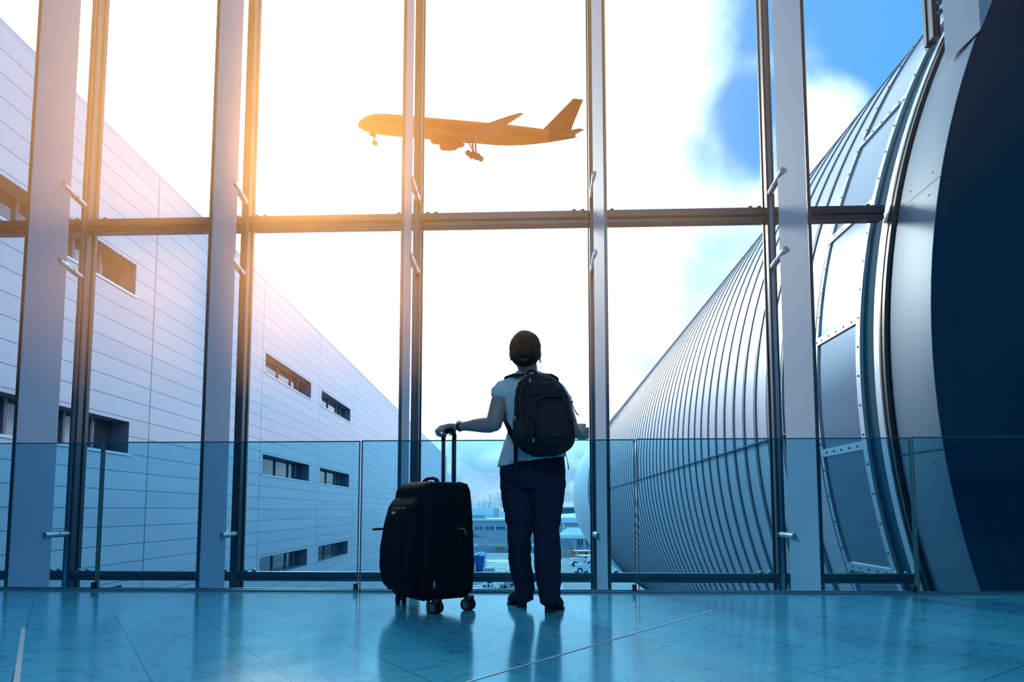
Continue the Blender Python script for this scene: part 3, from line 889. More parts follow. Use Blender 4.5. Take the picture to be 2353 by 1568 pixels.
for wx, wy, yaw_ in ((-.222, -.108, .05), (.222, -.108, .95), (.222, .108, 1.0), (-.222, .108, .3)):
    Mw = Matrix.Translation((wx, wy, 0)) @ Matrix.Rotation(yaw_-TH, 4, 'Z')
    c = MB()
    c.tube([Mw @ Vector((0, 0, .085)), Mw @ Vector((0, 0, .062))], .030, 14).tube([Mw @ Vector((0, 0, .064)), Mw @ Vector((0, .004, .048))], .012, 10)
    ca = c.tube([Mw @ Vector((-.030, .006, .034)), Mw @ Vector((.030, .006, .034))], .007, 8).build('caster', M['rubber'], sc, smooth=40)
    for sx in (-1, 1):
        MB().tube([Mw @ Vector((sx*.008, .006, .034)), Mw @ Vector((sx*.010, .006, .034)), Mw @ Vector((sx*.030, .006, .034)), Mw @ Vector((sx*.030, .006, .034))], [.030, .034, .034, .031], 20).build('wheel', M['rubber'], ca, smooth=40)
        hb = MB().tube([Mw @ Vector((sx*.0302, .006, .034)), Mw @ Vector((sx*.0312, .006, .034))], .023, 16)
        for q in range(5):
            a = q*2*PI/5
            p0 = Vector((sx*.0315, .006+.003*math.cos(a), .034+.003*math.sin(a))); p1 = Vector((sx*.0315, .006+.021*math.cos(a), .034+.021*math.sin(a)))
            hb.tube([Mw @ p0, Mw @ p1], .002, 6)
        hb.build('hub', M['wheelhub'], ca, smooth=40)

# ------------------------------------------------------------------ the person
pe = empty('person', (-.02, 3.86, 0))
tag(pe, 'person in white T-shirt and dark jeans, seen from behind, hair in a bun', 'person')
O = Vector((-.02, 3.86, 0))


def A(px, py, Y):
    return at(px, py, Y)-O


def rp(px, Y):
    return px*Y/1500


body = MB()
TY = 3.88
# torso
tor = [(1224, 1100, 62, .105), (1224, 1070, 70, .118), (1226, 1040, 66, .108), (1229, 1005, 58, .098), (1229, 965, 60, .105), (1226, 930, 64, .110), (1224, 905, 64, .10), (1219, 885, 58, .085), (1214, 868, 36, .065), (1212, 856, 22, .052)]
body.ell([(A(x, y, TY), rp(r, TY), d, .05) for x, y, r, d in tor])
# neck, head with face turned away from the camera
body.limb([A(1213, 880, 3.875), A(1213, 852, 3.875), A(1210, 832, 3.88)], [.064, .058, .060])
HC = A(1207, 811, 3.885)
body.ellipsoid(HC+Vector((0, 0, .012)), (.074, .096, .102), 28, 18)
body.ellipsoid(HC+Vector((0, .028, -.055)), (.056, .066, .062), 24, 14)          # jaw
body.ellipsoid(HC+Vector((0, .078, -.098)), (.022, .02, .018))                    # chin
body.limb([HC+Vector((0, .094, .018)), HC+Vector((0, .108, -.012)), HC+Vector((0, .112, -.026))], [.009, .012, .014], 10)   # nose
for sx in (-1, 1):
    body.ellipsoid(HC+Vector((sx*.010, .102, -.03)), (.009, .009, .007))
    body.ellipsoid(HC+Vector((sx*.030, .054, -.026)), (.034, .026, .036))          # cheek
    body.limb([HC+Vector((sx*.012, .093, .036)), HC+Vector((sx*.032, .086, .041)), HC+Vector((sx*.05, .068, .036))], [.006, .008, .006], 8)   # brow
    body.ellipsoid(HC+Vector((sx*.087, .004, -.010)), (.010, .019, .031), 14, 10, Matrix.Rotation(sx*.25, 3, 'Z'))   # ear
    body.ellipsoid(HC+Vector((sx*.085, .006, -.036)), (.008, .010, .012))
body.limb([HC+Vector((-.020, .093, -.058)), HC+Vector((0, .100, -.056)), HC+Vector((.020, .093, -.058))], [.005, .007, .005], 8)
body.limb([HC+Vector((-.018, .092, -.067)), HC+Vector((0, .098, -.069)), HC+Vector((.018, .092, -.067))], [.005, .008, .005], 8)
# left arm, bent, hand on the suitcase grip
SL, EL, WL = A(1154, 893, 3.875), A(1135, 974, 3.83), A(1056, 981, 3.955)
body.limb([A(1178, 893, 3.875), SL, SL.lerp(EL, .35), SL.lerp(EL, .7), EL], [.044, .046, .050, .050, .049])
body.limb([EL, EL.lerp(WL, .12)+Vector((0, 0, -.006)), EL.lerp(WL, .3)+Vector((0, 0, -.004)), EL.lerp(WL, .55), EL.lerp(WL, .8), WL], [.049, .050, .048, .041, .031, .0265], flat=.95)
# hand on the grip
ax = Vector((.62, -.784, 0)); bx = Vector((.785, .62, 0))
GC = CS-O+bx*hy+Vector((0, 0, 1.077))            # middle of the grip bar
kn = []
for i in range(4):                                # index (near the wrist side of the bar) ... little
    s_ = -.046+.0225*i
    kn.append(GC+ax*s_-bx*(.034-.003*abs(i-1))+Vector((-.006, 0, .024-.002*i)))
pw = WL+(kn[1]-WL)*.12
for i in range(4):
    body.limb([WL.lerp(kn[i], .12), WL.lerp(kn[i], .55)+Vector((0, 0, .008)), kn[i]], [.016, .0155, .0115], 12)
fl = (.040, .043, .040, .033)
for i in range(4):
    k = kn[i]; L_ = fl[i]
    j1 = k-bx*L_*.62+Vector((-.004, 0, -L_*.62)); j2 = j1+bx*L_*.28+Vector((0, 0, -L_*.62)); j3 = j2+bx*L_*.55+Vector((0, 0, -L_*.10))
    body.limb([k, j1, j2, j3], [.0098, .0092, .0084, .0075], 10)
th0 = WL.lerp(kn[3], .3)+Vector((.0, -.010, -.012))
body.limb([th0, GC+ax*.052+bx*.016+Vector((0, 0, .004)), GC+ax*.046+bx*.004+Vector((0, -.01, -.020)), GC+ax*.035-bx*.012+Vector((0, -.008, -.028))], [.013, .0115, .010, .0085], 10)
# right arm, forearm forward, holding the cup
SR, ER, WR = A(1286, 901, 3.875), A(1314, 988, 3.80), A(1331, 1000, 4.005)
body.limb([A(1265, 895, 3.875), SR, SR.lerp(ER, .35), SR.lerp(ER, .7), ER], [.044, .045, .047, .045, .042])
body.limb([ER, ER.lerp(WR, .3), ER.lerp(WR, .6), WR], [.042, .042, .036, .0265])
CUP = at(1336, 994, 4.085); CC = CUP-O
for j in range(4):
    dz = .022-.0185*j
    K = CC+Vector((.030, -.040, dz-.004))
    body.limb([WR+Vector((0, .01, dz*.4)), WR.lerp(K, .55)+Vector((.006, 0, 0)), K], [.016, .0145, .0115], 12)
    q = .029+.0015*(1.5-abs(j-1.5))
    body.limb([K, CC+Vector((.041, -.012, dz)), CC+Vector((.034, .022, dz)), CC+Vector((.012, .040, dz))], [.0104, .0098, .0088, .0078], 10)
body.limb([WR+Vector((-.006, .02, .012)), CC+Vector((-.012, -.043, .018)), CC+Vector((-.030, -.028, .026)), CC+Vector((-.036, -.006, .030))], [.014, .0125, .0105, .009], 10)
# legs
LLEG = [(1187, 1110, 36, 3.88), (1189, 1150, 33.5, 3.88), (1193, 1190, 29.5, 3.885), (1195, 1220, 26.5, 3.89), (1193, 1238, 25, 3.895), (1194.5, 1290, 24, 3.92), (1202, 1335, 23, 3.945), (1207.5, 1366, 19, 3.955)]
RLEG = [(1259, 1110, 38.5, 3.86), (1257, 1150, 35.5, 3.855), (1255, 1190, 31.5, 3.845), (1254.5, 1220, 28.5, 3.835), (1257, 1240, 27.5, 3.83), (1258, 1290, 28.5, 3.805), (1261, 1340, 26, 3.785), (1264, 1374, 22.5, 3.78)]
for leg in (LLEG, RLEG):
    body.limb([A(x, y, Y) for x, y, r, Y in leg], [rp(r, Y)-.014 for x, y, r, Y in leg], 18)
    x, y, r, Y = leg[-1]
    an = A(x, y, Y)
    body.limb([an, Vector((an.x, an.y, .075))], [.034, .033], 14)
organic(body, 'body', M['skin'], pe, .0042, 6)
for sx in (-1, 1):
    ey = MB().ellipsoid(HC+Vector((sx*.031, .0765, .014)), .0118, 14, 10).build('eye', M['eye'], pe, smooth=80)
    MB().ellipsoid(HC+Vector((sx*.031, .0862, .014)), (.0058, .003, .0058), 12, 8).build('iris', M['hair'], ey, smooth=80)
    MB().limb([HC+Vector((sx*.020, .0835, .019)), HC+Vector((sx*.031, .0885, .024)), HC+Vector((sx*.043, .080, .019))], [.003, .0035, .003], 8).build('eyelid', M['skin'], ey, smooth=80)

# T-shirt
sh = MB()
tee = [(1222, 1058, 79, .132), (1223, 1050, 79, .132), (1225, 1030, 75, .124), (1228, 1008, 67, .113), (1229, 990, 64, .112), (1228, 960, 65, .118), (1226, 930, 68, .122), (1223, 905, 70, .113), (1219, 887, 64, .098), (1214, 872, 42, .078), (1212, 863, 28, .064)]
sh.ell([(A(x, y, TY), rp(r, TY), d, .05) for x, y, r, d in tee])
sh.limb([A(1200, 869, 3.875), A(1174, 888, 3.875), SL+Vector((.006, 0, -.006))], [.052, .055, .056], 18)
sh.limb([A(1228, 870, 3.875), A(1264, 889, 3.875), SR+Vector((-.006, 0, -.004))], [.052, .054, .054], 18)
sh.limb([A(1182, 899, 3.875), SL+Vector((.006, 0, -.010)), SL.lerp(EL, .15)+Vector((-.003, 0, 0))], [.060, .055, .062], 20)
sh.limb([A(1262, 900, 3.875), SR+Vector((-.006, 0, -.006)), SR.lerp(ER, .22)], [.060, .054, .058], 20)


def tee_wr(p):
    q = Vector((p.x*9, p.y*9, p.z*16))
    return .0055*noise.noise(q)+.003*noise.noise(q*2.3+Vector((7, 1, 3)))-(.001)


ts = organic(sh, 't_shirt', M['shirt'], pe, .0055, 3, tee_wr)
zh = A(1224, 1015, TY).z
for v in ts.data.vertices:                         # the hem hangs lower on the side of the suitcase
    if v.co.z < zh:
        v.co.z -= min(1, (zh-v.co.z)/.08)*(.012-.16*(v.co.x+.01))
# jeans
je = MB()
pel = [(1224, 1048, 72, .121), (1224, 1065, 75, .130), (1224, 1085, 76, .134), (1224, 1105, 75, .128), (1223, 1124, 68, .105)]
je.ell([(A(x, y, TY), rp(r, TY), d, .05) for x, y, r, d in pel])
for leg in (LLEG, RLEG):
    je.limb([A(x, y, Y) for x, y, r, Y in leg], [rp(r, Y) for x, y, r, Y in leg], 24, flat=1.08, up=(1, 0, 0))
    x, y, r, Y = leg[-1]
    je.ell([(A(x, y, Y)+Vector((0, 0, .02)), rp(r, Y)+.001, rp(r, Y)+.008, 0), (A(x, y+8, Y), rp(r, Y)+.002, rp(r, Y)+.012, 0), (A(x, y+13, Y), rp(r, Y)-.002, rp(r, Y)+.006, 0)], 24)


def jean_wr(p):
    kneef = math.exp(-((p.z-.42)/.12)**2)+.9*math.exp(-((p.z-.12)/.10)**2)+.5*math.exp(-((p.z-.72)/.06)**2)+.25
    q = Vector((p.x*7, p.y*7, p.z*24))
    return kneef*(.0075*noise.noise(q)+.003*noise.noise(q*2.1+Vector((3, 9, 1))))


organic(je, 'jeans', M['jeans'], pe, .0055, 3, jean_wr)
for sx, pxs in ((-1, 1195), (1, 1257)):
    c = A(pxs, 1083, TY)
    c.y = -.115+.0
    MB().tube([c+Vector((-.055, -.004, .05)), c+Vector((.055, -.004, .05)), c+Vector((.052, -.004, -.04)), c+Vector((0, -.004, -.065)), c+Vector((-.052, -.004, -.04))], .0022, 6, closed=True).build('back_pocket_seam', M['pack_trim'], pe)


def shoe(hc, toe, ankle):
    """block-heeled ankle boot; hc heel on the floor, toe on the floor"""
    d = (toe-hc); d.z = 0; L_ = d.length; d.normalize(); n = Vector((-d.y, d.x, 0))
    up = Vector((0, 0, 1))
    u = MB()
    u.limb([hc+d*.015+up*.085, hc+d*.075+up*.070, hc+d*.145+up*.040, hc+d*(L_-.035)+up*.028], [.037, .038, .038, .028], 18)
    u.limb([hc+d*.012+up*.13, hc+d*.02+up*.09], [.039, .039], 18)
    b = organic(u, 'shoe', M['shoe'], pe, .0045, 3)
    hm = MB()
    rr = []
    for z, a, bb in ((.0, .024, .027), (.035, .025, .027), (.068, .031, .033)):
        rr.append([hc+d*(.004+a*math.cos(t))+n*bb*math.sin(t)+up*z for t in [2*PI*k/20 for k in range(20)]])
    hm.rings(rr).build('heel', M['rubber'], b, smooth=40)
    so = []
    outl = [(.06, .020), (.10, .034), (.15, .042), (L_-.05, .038), (L_-.015, .024), (L_, .0), (L_-.015, -.024), (L_-.05, -.038), (.15, -.042), (.10, -.034), (.06, -.020)]
    zz = lambda q: .045*max(0, 1-(q-.06)/.09) if q < .15 else 0
    top = [hc+d*a+n*w+up*(zz(a)+.012) for a, w in outl]; bot = [hc+d*a+n*w+up*(zz(a)+.0005) for a, w in outl]
    MB().rings([bot, top]).build('sole', M['rubber'], b, smooth=30)


hl = on(1201, 1397, 0)-O; hr = on(1262, 1409, 0)-O
shoe(hl, hl+Vector((-.085, .205, 0)), None)
shoe(hr, hr+Vector((.075, .21, 0)), None)

# hair with bun
ha = MB()
ha.ellipsoid(HC+Vector((0, -.012, .026)), (.0945, .104, .104), 32, 20)
ha.ellipsoid(HC+Vector((0, -.034, -.022)), (.086, .074, .074), 28, 16)
ha.limb([HC+Vector((-.030, -.052, -.060)), HC+Vector((0, -.060, -.072)), HC+Vector((.030, -.052, -.060))], [.030, .030, .030], 14)


def hair_wr(p):
    d = p-HC
    a = math.atan2(d.x, -d.y+.02)
    return .0022*math.sin(a*34+4*noise.noise(d*14))+.004*noise.noise(d*18)


# keep the face free: the cap stops before the forehead
hm = organic(ha, 'hair', M['hair'], pe, .005, 3, hair_wr)
bm = bmesh.new(); bm.from_mesh(hm.data)
cutp = HC+Vector((0, .050, .045)); nrm = Vector((0, 1, -.55)).normalized()
bmesh.ops.bisect_plane(bm, geom=bm.verts[:]+bm.edges[:]+bm.faces[:], plane_co=cutp, plane_no=nrm, clear_outer=True)
bm.to_mesh(hm.data); bm.free()
bn = MB(); BC = HC+Vector((.004, -.128, -.016))
bn.ellipsoid(BC, (.054, .040, .062), 24, 16)
for q in range(2):
    pts = []
    for k in range(15):
        a = -.5+k/14*(2*PI-.9)+q*1.2
        rr_ = .057-.024*q
        pts.append(BC+Vector((rr_*math.cos(a), -.012-.020*q-.008*k/14, rr_*1.12*math.sin(a))))
    bn.limb(pts, [.0135-.005*abs(k-7)/7 for k in range(15)], 12)


def bun_wr(p):
    d = p-BC
    return .0025*math.sin(math.hypot(d.x, d.z)*420+5*math.atan2(d.z, d.x))+.003*noise.noise(d*30)


organic(bn, 'hair_bun', M['hair'], hm, .0035, 2, bun_wr)
for s0, pts in enumerate((((.088, .0, -.03), (.096, -.004, -.06), (.098, -.006, -.09), (.094, -.008, -.112)), ((-.088, -.01, -.04), (-.094, -.012, -.065), (-.086, -.014, -.085)), ((.07, -.03, .085), (.090, -.03, .075), (.095, -.03, .06)))):
    MB().tube([HC+Vector(p) for p in pts], .0013, 6).build('stray_strand', M['hair'], hm)
MB().tube([HC+Vector((.090, .002, -.052))+Vector((.004*math.cos(a), 0, .008*math.sin(a))) for a in [2*PI*k/12 for k in range(12)]], .0028, 8, closed=True).build('earring', M['steel'], pe, smooth=60)
# wristwatch
wd = (WL-EL).normalized(); wc = WL-wd*.004
u1 = wd.cross(Vector((0, 1, 0))).normalized(); u1 = -u1 if u1.z < 0 else u1; u2 = wd.cross(u1)
wt = MB().tube([wc+u1*.0275*math.cos(a)+u2*.0275*math.sin(a) for a in [2*PI*k/24 for k in range(24)]], .009, 8, closed=True, flat=.35, up=wd.orthogonal()).build('watch_strap', M['shoe'], pe, smooth=60)
fd = (u1*.80-u2*.6*(1 if (u2.y > 0) else -1)).normalized()
cc = wc+fd*.029
wf = MB().tube([cc, cc+fd*.007], .0165, 20).build('watch_case', M['steel'], pe, smooth=40)
MB().tube([cc+fd*.0071, cc+fd*.0078], .0135, 20).build('watch_dial', M['badge'], wf, smooth=40)

# cup
cu = empty('paper_cup', CUP-Vector((0, 0, .046))); tag(cu, 'small pale paper cup held up in the right hand', 'cup')
rr = [[Vector((q*math.cos(a), q*math.sin(a), z)) for a in [2*PI*k/28 for k in range(28)]] for z, q in ((0, .020), (.002, .0205), (.096, .0285), (.096, .0265), (.01, .0195))]
MB().rings(rr).build('cup_wall', M['cup'], cu, smooth=40)
MB().tube([(.0288*math.cos(a), .0288*math.sin(a), .096) for a in [2*PI*k/28 for k in range(28)]], .0018, 8, closed=True).build('rim', M['cup'], cu, smooth=60)

# ------------------------------------------------------------------ backpack
bp = empty('backpack', (.03, 3.65, 0)); tag(bp, 'black daypack worn on the back of the standing person', 'backpack')
OB = Vector((.03, 3.65, 0)); YB = 3.752
rows = [(861, 1212, 1258, .05), (868, 1196, 1272, .10), (878, 1187, 1284, .135), (890, 1184, 1294, .155), (915, 1182, 1308, .18), (945, 1180, 1315, .20), (975, 1178.5, 1320, .212), (1000, 1179, 1323, .212), (1018, 1184, 1320, .20), (1032, 1194, 1310, .175), (1043, 1210, 1294, .13), (1050, 1228, 1276, .08)]


def pack_ring(py, xl, xr, tk, pw=2.6, n=48, shrink=0):
    Yc = YB-tk/2
    c = at((xl+xr)/2, py, Yc)-OB; hx_ = (xr-xl)/2*(Yc)/1500-shrink
    ring = []
    for k in range(n):
        a = 2*PI*k/n; ca, sa = math.cos(a), math.sin(a)
        ring.append(Vector((c.x+hx_*math.copysign(abs(ca)**(2/pw), ca), c.y+(tk/2)*math.copysign(abs(sa)**(2/pw), sa), c.z)))
    return ring


def pack_wr(p):
    q = Vector((p.x*13, p.y*13, p.z*9))
    return .005*noise.noise(q)+.003*noise.noise(q*2.4)


mb = MB().rings([pack_ring(*r_) for r_ in rows])
main = organic(mb, 'main_compartment', M['pack_fabric'], bp, .006, 3, pack_wr)


def bulge(name, rws, m, y0, wr=pack_wr, vox=.005):
    """pocket on the camera side: rows = (py, xl, xr, thickness); y0(py) back plane"""
    rr = []
    for py, xl, xr, tk in rws:
        yb = y0(py); Yc = yb-tk/2
        c = at((xl+xr)/2, py, Yc)-OB; hx_ = (xr-xl)/2*Yc/1500; ring = []
        for k in range(40):
            a = 2*PI*k/40; ca, sa = math.cos(a), math.sin(a)
            ring.append(Vector((c.x+hx_*math.copysign(abs(ca)**(2/3.4), ca), c.y+tk/2*math.copysign(abs(sa)**(2/3.4), sa), c.z)))
        rr.append(ring)
    mb = MB().rings(rr)
    return organic(mb, name, m, bp, vox, 3, wr)


yf = lambda py: YB-float(np.interp(py, [r_[0] for r_ in rows], [r_[3] for r_ in rows]))
fp = bulge('front_pocket', [(912, 1245, 1290, .02), (918, 1234, 1302, .05), (930, 1230, 1306, .065), (970, 1228, 1309, .075), (1005, 1229, 1308, .075), (1022, 1236, 1300, .065), (1034, 1250, 1288, .04)], M['pack_fabric'], lambda py: yf(py)+.035)
up_ = bulge('upper_pocket', [(872, 1222, 1262, .02), (880, 1212, 1278, .045), (895, 1212, 1290, .055), (910, 1216, 1296, .05), (918, 1224, 1296, .02)], M['pack_fabric'], lambda py: yf(py)+.03)
sp = bulge('side_pocket', [(965, 1181, 1208, .03), (972, 1178.5, 1214, .06), (1000, 1179, 1216, .07), (1020, 1186, 1214, .05), (1028, 1194, 1208, .02)], M['pack_fabric'], lambda py: yf(py)+.06)


def zipline(pts, Yo, par, rad=.0035, mname='pack_trim', name='zipper'):
    return MB().tube([at(x, y, yf(y)+Yo)-OB for x, y in pts], rad, 8).build(name, M[mname], par, smooth=60)


zipline([(1229, 965), (1228, 940), (1230, 924), (1238, 914), (1255, 910), (1280, 910), (1296, 914), (1304, 924), (1309, 945), (1310, 965)], -.034, bp)
zipline([(1224, 912), (1232, 906), (1250, 902), (1275, 902), (1292, 905), (1300, 912)], -.014, bp)
zipline([(1200, 985), (1196, 950), (1194, 920), (1198, 895), (1208, 880), (1222, 871), (1245, 868), (1268, 871)], -.006, bp)
zipline([(1181, 968), (1195, 972), (1206, 972), (1213, 968)], .02, bp, .003)
for x, y, Yo in ((1218, 876, -.02), (1183, 961, .04), (1226, 1013, -.02)):
    c = at(x, y, yf(y)+Yo)-OB
    MB().tube([c+Vector((-.004, -.008, .010)), c+Vector((.004, -.008, .010)), c+Vector((.003, -.01, -.010)), c+Vector((-.003, -.01, -.010))], .0022, 8, closed=True).build('zipper_pull', M['steel'], bp, smooth=60)
# cord pull at the right edge
MB().tube([at(1314, 922, 3.68)-OB, at(1315, 930, 3.68)-OB, at(1319, 940, 3.68)-OB, at(1324, 949, 3.68)-OB, at(1329, 955, 3.68)-OB], [.003, .003, .0028, .0034, .0034], 8).build('pull_cord', M['strap'], bp, smooth=60)
MB().tube([at(1314, 924, 3.68)-OB+Vector((.005*math.cos(a), 0, .007*math.sin(a))) for a in [2*PI*k/12 for k in range(12)]], .002, 6, closed=True).build('cord_ring', M['steel'], bp, smooth=60)
# haul loop
MB().tube([at(1212, 862, 3.70)-OB, at(1213, 855, 3.71)-OB, at(1218, 851.5, 3.715)-OB, at(1226, 853, 3.715)-OB, at(1234, 859, 3.70)-OB, at(1240, 865, 3.69)-OB], .009, 10, flat=.4, up=(0, 1, 0)).build('haul_loop', M['strap'], bp, smooth=60)
# shoulder straps over both shoulders and down the front
MB().tube([at(1214, 872, 3.72)-OB, at(1205, 862, 3.765)-OB, at(1188, 861, 3.82)-OB, at(1172, 867, 3.90)-OB, at(1168, 885, 3.985)-OB, at(1170, 915, 4.01)-OB, at(1162, 945, 3.99)-OB, at(1157, 962, 3.955)-OB], [.030, .034, .036, .036, .034, .030, .022, .016], 14, flat=.24, up=(0, 0, 1)).build('shoulder_strap', M['strap'], bp, smooth=60)
MB().tube([at(1238, 870, 3.72)-OB, at(1245, 861, 3.765)-OB, at(1258, 862, 3.82)-OB, at(1270, 869, 3.90)-OB, at(1274, 888, 3.985)-OB, at(1276, 915, 4.01)-OB, at(1286, 945, 3.99)-OB, at(1292, 965, 3.95)-OB], [.030, .034, .036, .036, .034, .030, .022, .016], 14, flat=.24, up=(0, 0, 1)).build('shoulder_strap', M['strap'], bp, smooth=60)
# adjusting straps and loose ends
MB().tube([at(1159, 957, 3.93)-OB, at(1164, 970, 3.86)-OB, at(1170, 986, 3.80)-OB, at(1178, 1003, 3.75)-OB, at(1188, 1028, 3.72)-OB], [.017, .017, .014, .012, .012], 10, flat=.3, up=(0, 1, 0)).build('adjusting_strap', M['strap'], bp, smooth=60)
MB().tube([at(1172, 985, 3.79)-OB, at(1178, 990, 3.76)-OB, at(1173, 1000, 3.765)-OB, at(1168, 992, 3.79)-OB], .008, 8, closed=True, flat=.6).build('strap_buckle', M['strap'], bp, smooth=60)
MB().tube([at(1158, 965, 3.90)-OB, at(1154, 968, 3.89)-OB, at(1150, 971, 3.885)-OB], .007, 8).build('buckle', M['strap'], bp, smooth=50)
MB().tube([at(1148, 975, 3.885)-OB+Vector((.005*math.cos(a), 0, .008*math.sin(a))) for a in [2*PI*k/12 for k in range(12)]], .0022, 6, closed=True).build('buckle_ring', M['strap'], bp, smooth=50)
MB().tube([at(1185, 1020, 3.71)-OB, at(1185, 1045, 3.70)-OB, at(1184.5, 1075, 3.70)-OB, at(1184, 1094, 3.70)-OB], .0115, 10, flat=.22, up=(0, 1, 0)).build('hanging_strap', M['strap'], bp, smooth=60)
MB().tube([at(1298, 1040, 3.72)-OB, at(1302, 1052, 3.72)-OB, at(1305, 1066, 3.72)-OB], .0045, 8, flat=.4).tube([at(1304.5, 1063, 3.72)-OB, at(1307, 1080, 3.72)-OB], .007, 8, flat=.4).build('hanging_strap', M['strap'], bp, smooth=60)

# ------------------------------------------------------------------ apron far below: buildings, vehicles, barriers
def Gd(px, py):
    return on(px, py, GZ)


def px_box(x0, x1, y0, y1, Y, depth, m, name, parent, base=None):
    """a box whose front face stands at depth Y"""
    a = at(x0, y1, Y); b = at(x1, y0, Y); o_ = parent.location
    return MB().box((a.x-o_.x, 0+Y-o_.y, (a.z if base is None else base)-o_.z), (b.x-o_.x, Y+depth-o_.y, b.z-o_.z)).build(name, m, parent)


def thing(name, loc, label, cat, group=None):
    t = empty(name, loc); tag(t, label, cat, group); return t


# long low terminal across the apron
Y = 171
tb = thing('terminal_building', (at(1120, 1230, Y).x, Y, GZ), 'low grey terminal across the apron with a strip of teal windows', 'building')
px_box(1010, 1262, 1196, 1400, Y, 30, M['bgrey'], 'wall', tb, GZ)
px_box(1008, 1264, 1193.5, 1197, Y-.5, 31, M['bwhite'], 'parapet', tb)
px_box(1010, 1262, 1211, 1217.2, Y-.12, .1, M['bglass'], 'window_strip', tb)
for k in range(9):
    xx = 1036.5+25.1*k
    px_box(xx, xx+2.6, 1210.5, 1217.6, Y-.3, .25, M['bwhite'], 'window_post', tb)
    px_box(xx+13.2, xx+13.9, 1210.5, 1217.6, Y-.3, .25, M['bwhite'], 'window_bar', tb)
sg = px_box(1060, 1111, 1233.4, 1234.4, Y-.3, .1, M['mast'], 'sign_rail', tb)
c = at(1089, 1231.5, Y-.4)-tb.location
em = MB(); em.ellipsoid(c, (.42, .08, .30), 20, 10); em.build('emblem', M['emblem'], tb, smooth=60)
px_box(1067, 1085, 1229.6, 1230.6, Y-.3, .1, M['mast'], 'sign_rail', tb)
px_box(1080, 1098, 1229.6, 1230.4, Y-.3, .1, M['mast'], 'sign_rail', tb)
px_box(1099.6, 1100.3, 1229.5, 1240, Y-.3, .1, M['mast'], 'sign_post', tb)
c = at(1149, 1205.5, Y-.4)-tb.location
MB().cbox(c, (.32, .3, .26)).build('wall_lamp', M['mast'], tb)
# things on its roof
hs = thing('white_hall', (at(1100, 1190, 205).x, 205, GZ), 'plain white box-shaped hall rising behind the low terminal', 'building')
px_box(1020, 1134, 1167.4, 1192, 205, 28, M['bwhite'], 'wall', hs, GZ)
a, b = at(1134, 1167.4, 205)-hs.location, at(1144, 1192, 232)-hs.location
MB().box((a.x+.02, .3, 0), (a.x+.12, 27.8, a.z)).build('side_wall', M['bgrey'], hs)
dm = thing('vaulted_hall', (at(1150, 1190, 240).x, 240, GZ), 'white hall with a curved roof peeking out beside the white box', 'building')
c0 = at(1146, 1195, 240)-dm.location; rr_ = at(1176, 1195, 240).x-at(1146, 1195, 240).x; hh = at(0, 1173, 240).z-at(0, 1195, 240).z
MB().prism([c0+Vector((-rr_*.2, 0, 0))]+[c0+Vector((rr_*math.sin(a), 0, hh*math.cos(a))) for a in [PI/2*(-.12+k/10*1.12) for k in range(11)]], (0, 30, 0)).build('vault', M['bwhite'], dm, smooth=30)
z0 = c0.z; MB().box((c0.x-2, .2, 0), (c0.x+rr_, 29, z0)).build('wall', M['bgrey'], dm)
rp_ = thing('roof_plant', (at(1090, 1193, 178).x, 178, GZ+7), 'low grey roof plant room on top of the terminal', 'roof plant')
rp_.location.z = at(0, 1196.3, 178).z
px_box(1020, 1115, 1184.5, 1196.3, 178, 6, M['bgrey'], 'housing', rp_)
px_box(1018, 1116, 1184, 1185.6, 177.6, 7, M['mast'], 'flat_roof', rp_)
px_box(1060, 1104, 1187, 1192, 177.7, .2, M['concrete'], 'louvre_panel', rp_)

for (px, y0, lamp), lb in zip(((1102.5, 1152, 0), (1112.8, 1148, 1), (1122.4, 1155.5, 0), (1126.8, 1137.5, 2), (1151.6, 1145, 1)),
                              ('thin lighting mast nearest the suitcase, behind the white hall', 'second thin mast from the suitcase, with a stubby head', 'shortest thin mast behind the white hall', 'tallest lighting mast with a wide crosspiece', 'mast rising beside the vaulted hall')):
    Ym = 300; p = at(px, y0, Ym)
    t = thing('lighting_mast', (p.x, Ym, GZ), lb, 'mast', 'lighting masts behind the white hall')
    MB().tube([(0, 0, 0), (0, 0, p.z-GZ)], [.16, .09], 8).build('pole', M['mast'], t, smooth=60)
    hw = (.0, .12, .9)[lamp] or .08
    MB().cbox((0, 0, p.z-GZ+.0), (hw*2, .2, .22 if lamp < 2 else .12)).build('lamp_head', M['mast'], t)
    if lamp == 2:
        MB().cbox((0, 0, p.z-GZ-.7), (1.7, .2, .12)).build('crosspiece', M['mast'], t)

# raised road edge: blue-grey retaining wall, white blocks, striped boards, warning sign, bush
Y = 150.5
zt = at(0, 1253, Y).z
o = MB().box((at(1000, 0, Y).x, Y, GZ), (at(1262, 0, Y).x, Y+12, zt)).build('retaining_wall', M['bluewall']); tag(o, 'blue-grey retaining wall of the raised road before the terminal', 'wall')
for k in range(5):
    xa, xb = 1100+20.5*k, 1119.8+20.5*k
    a, b = at(xa, 0, Y), at(xb, 0, Y)
    poly = [(0, 0, 0), (0, .6, 0), (0, .42, .5), (0, .4, .75), (0, .2, .75), (0, .18, .5)]
    o = MB().prism([Vector((a.x, Y+.6, zt+.006))+Vector(p) for p in poly], (b.x-a.x, 0, 0)).build('concrete_barrier', M['concrete'])
    tag(o, ('white concrete road block behind the striped boards', 'second white concrete road block from the striped boards', 'middle white concrete road block on the retaining wall', 'white concrete road block at the orange warning sign', 'white concrete road block hidden behind the jeans')[k], 'road block', 'concrete blocks on the retaining wall')
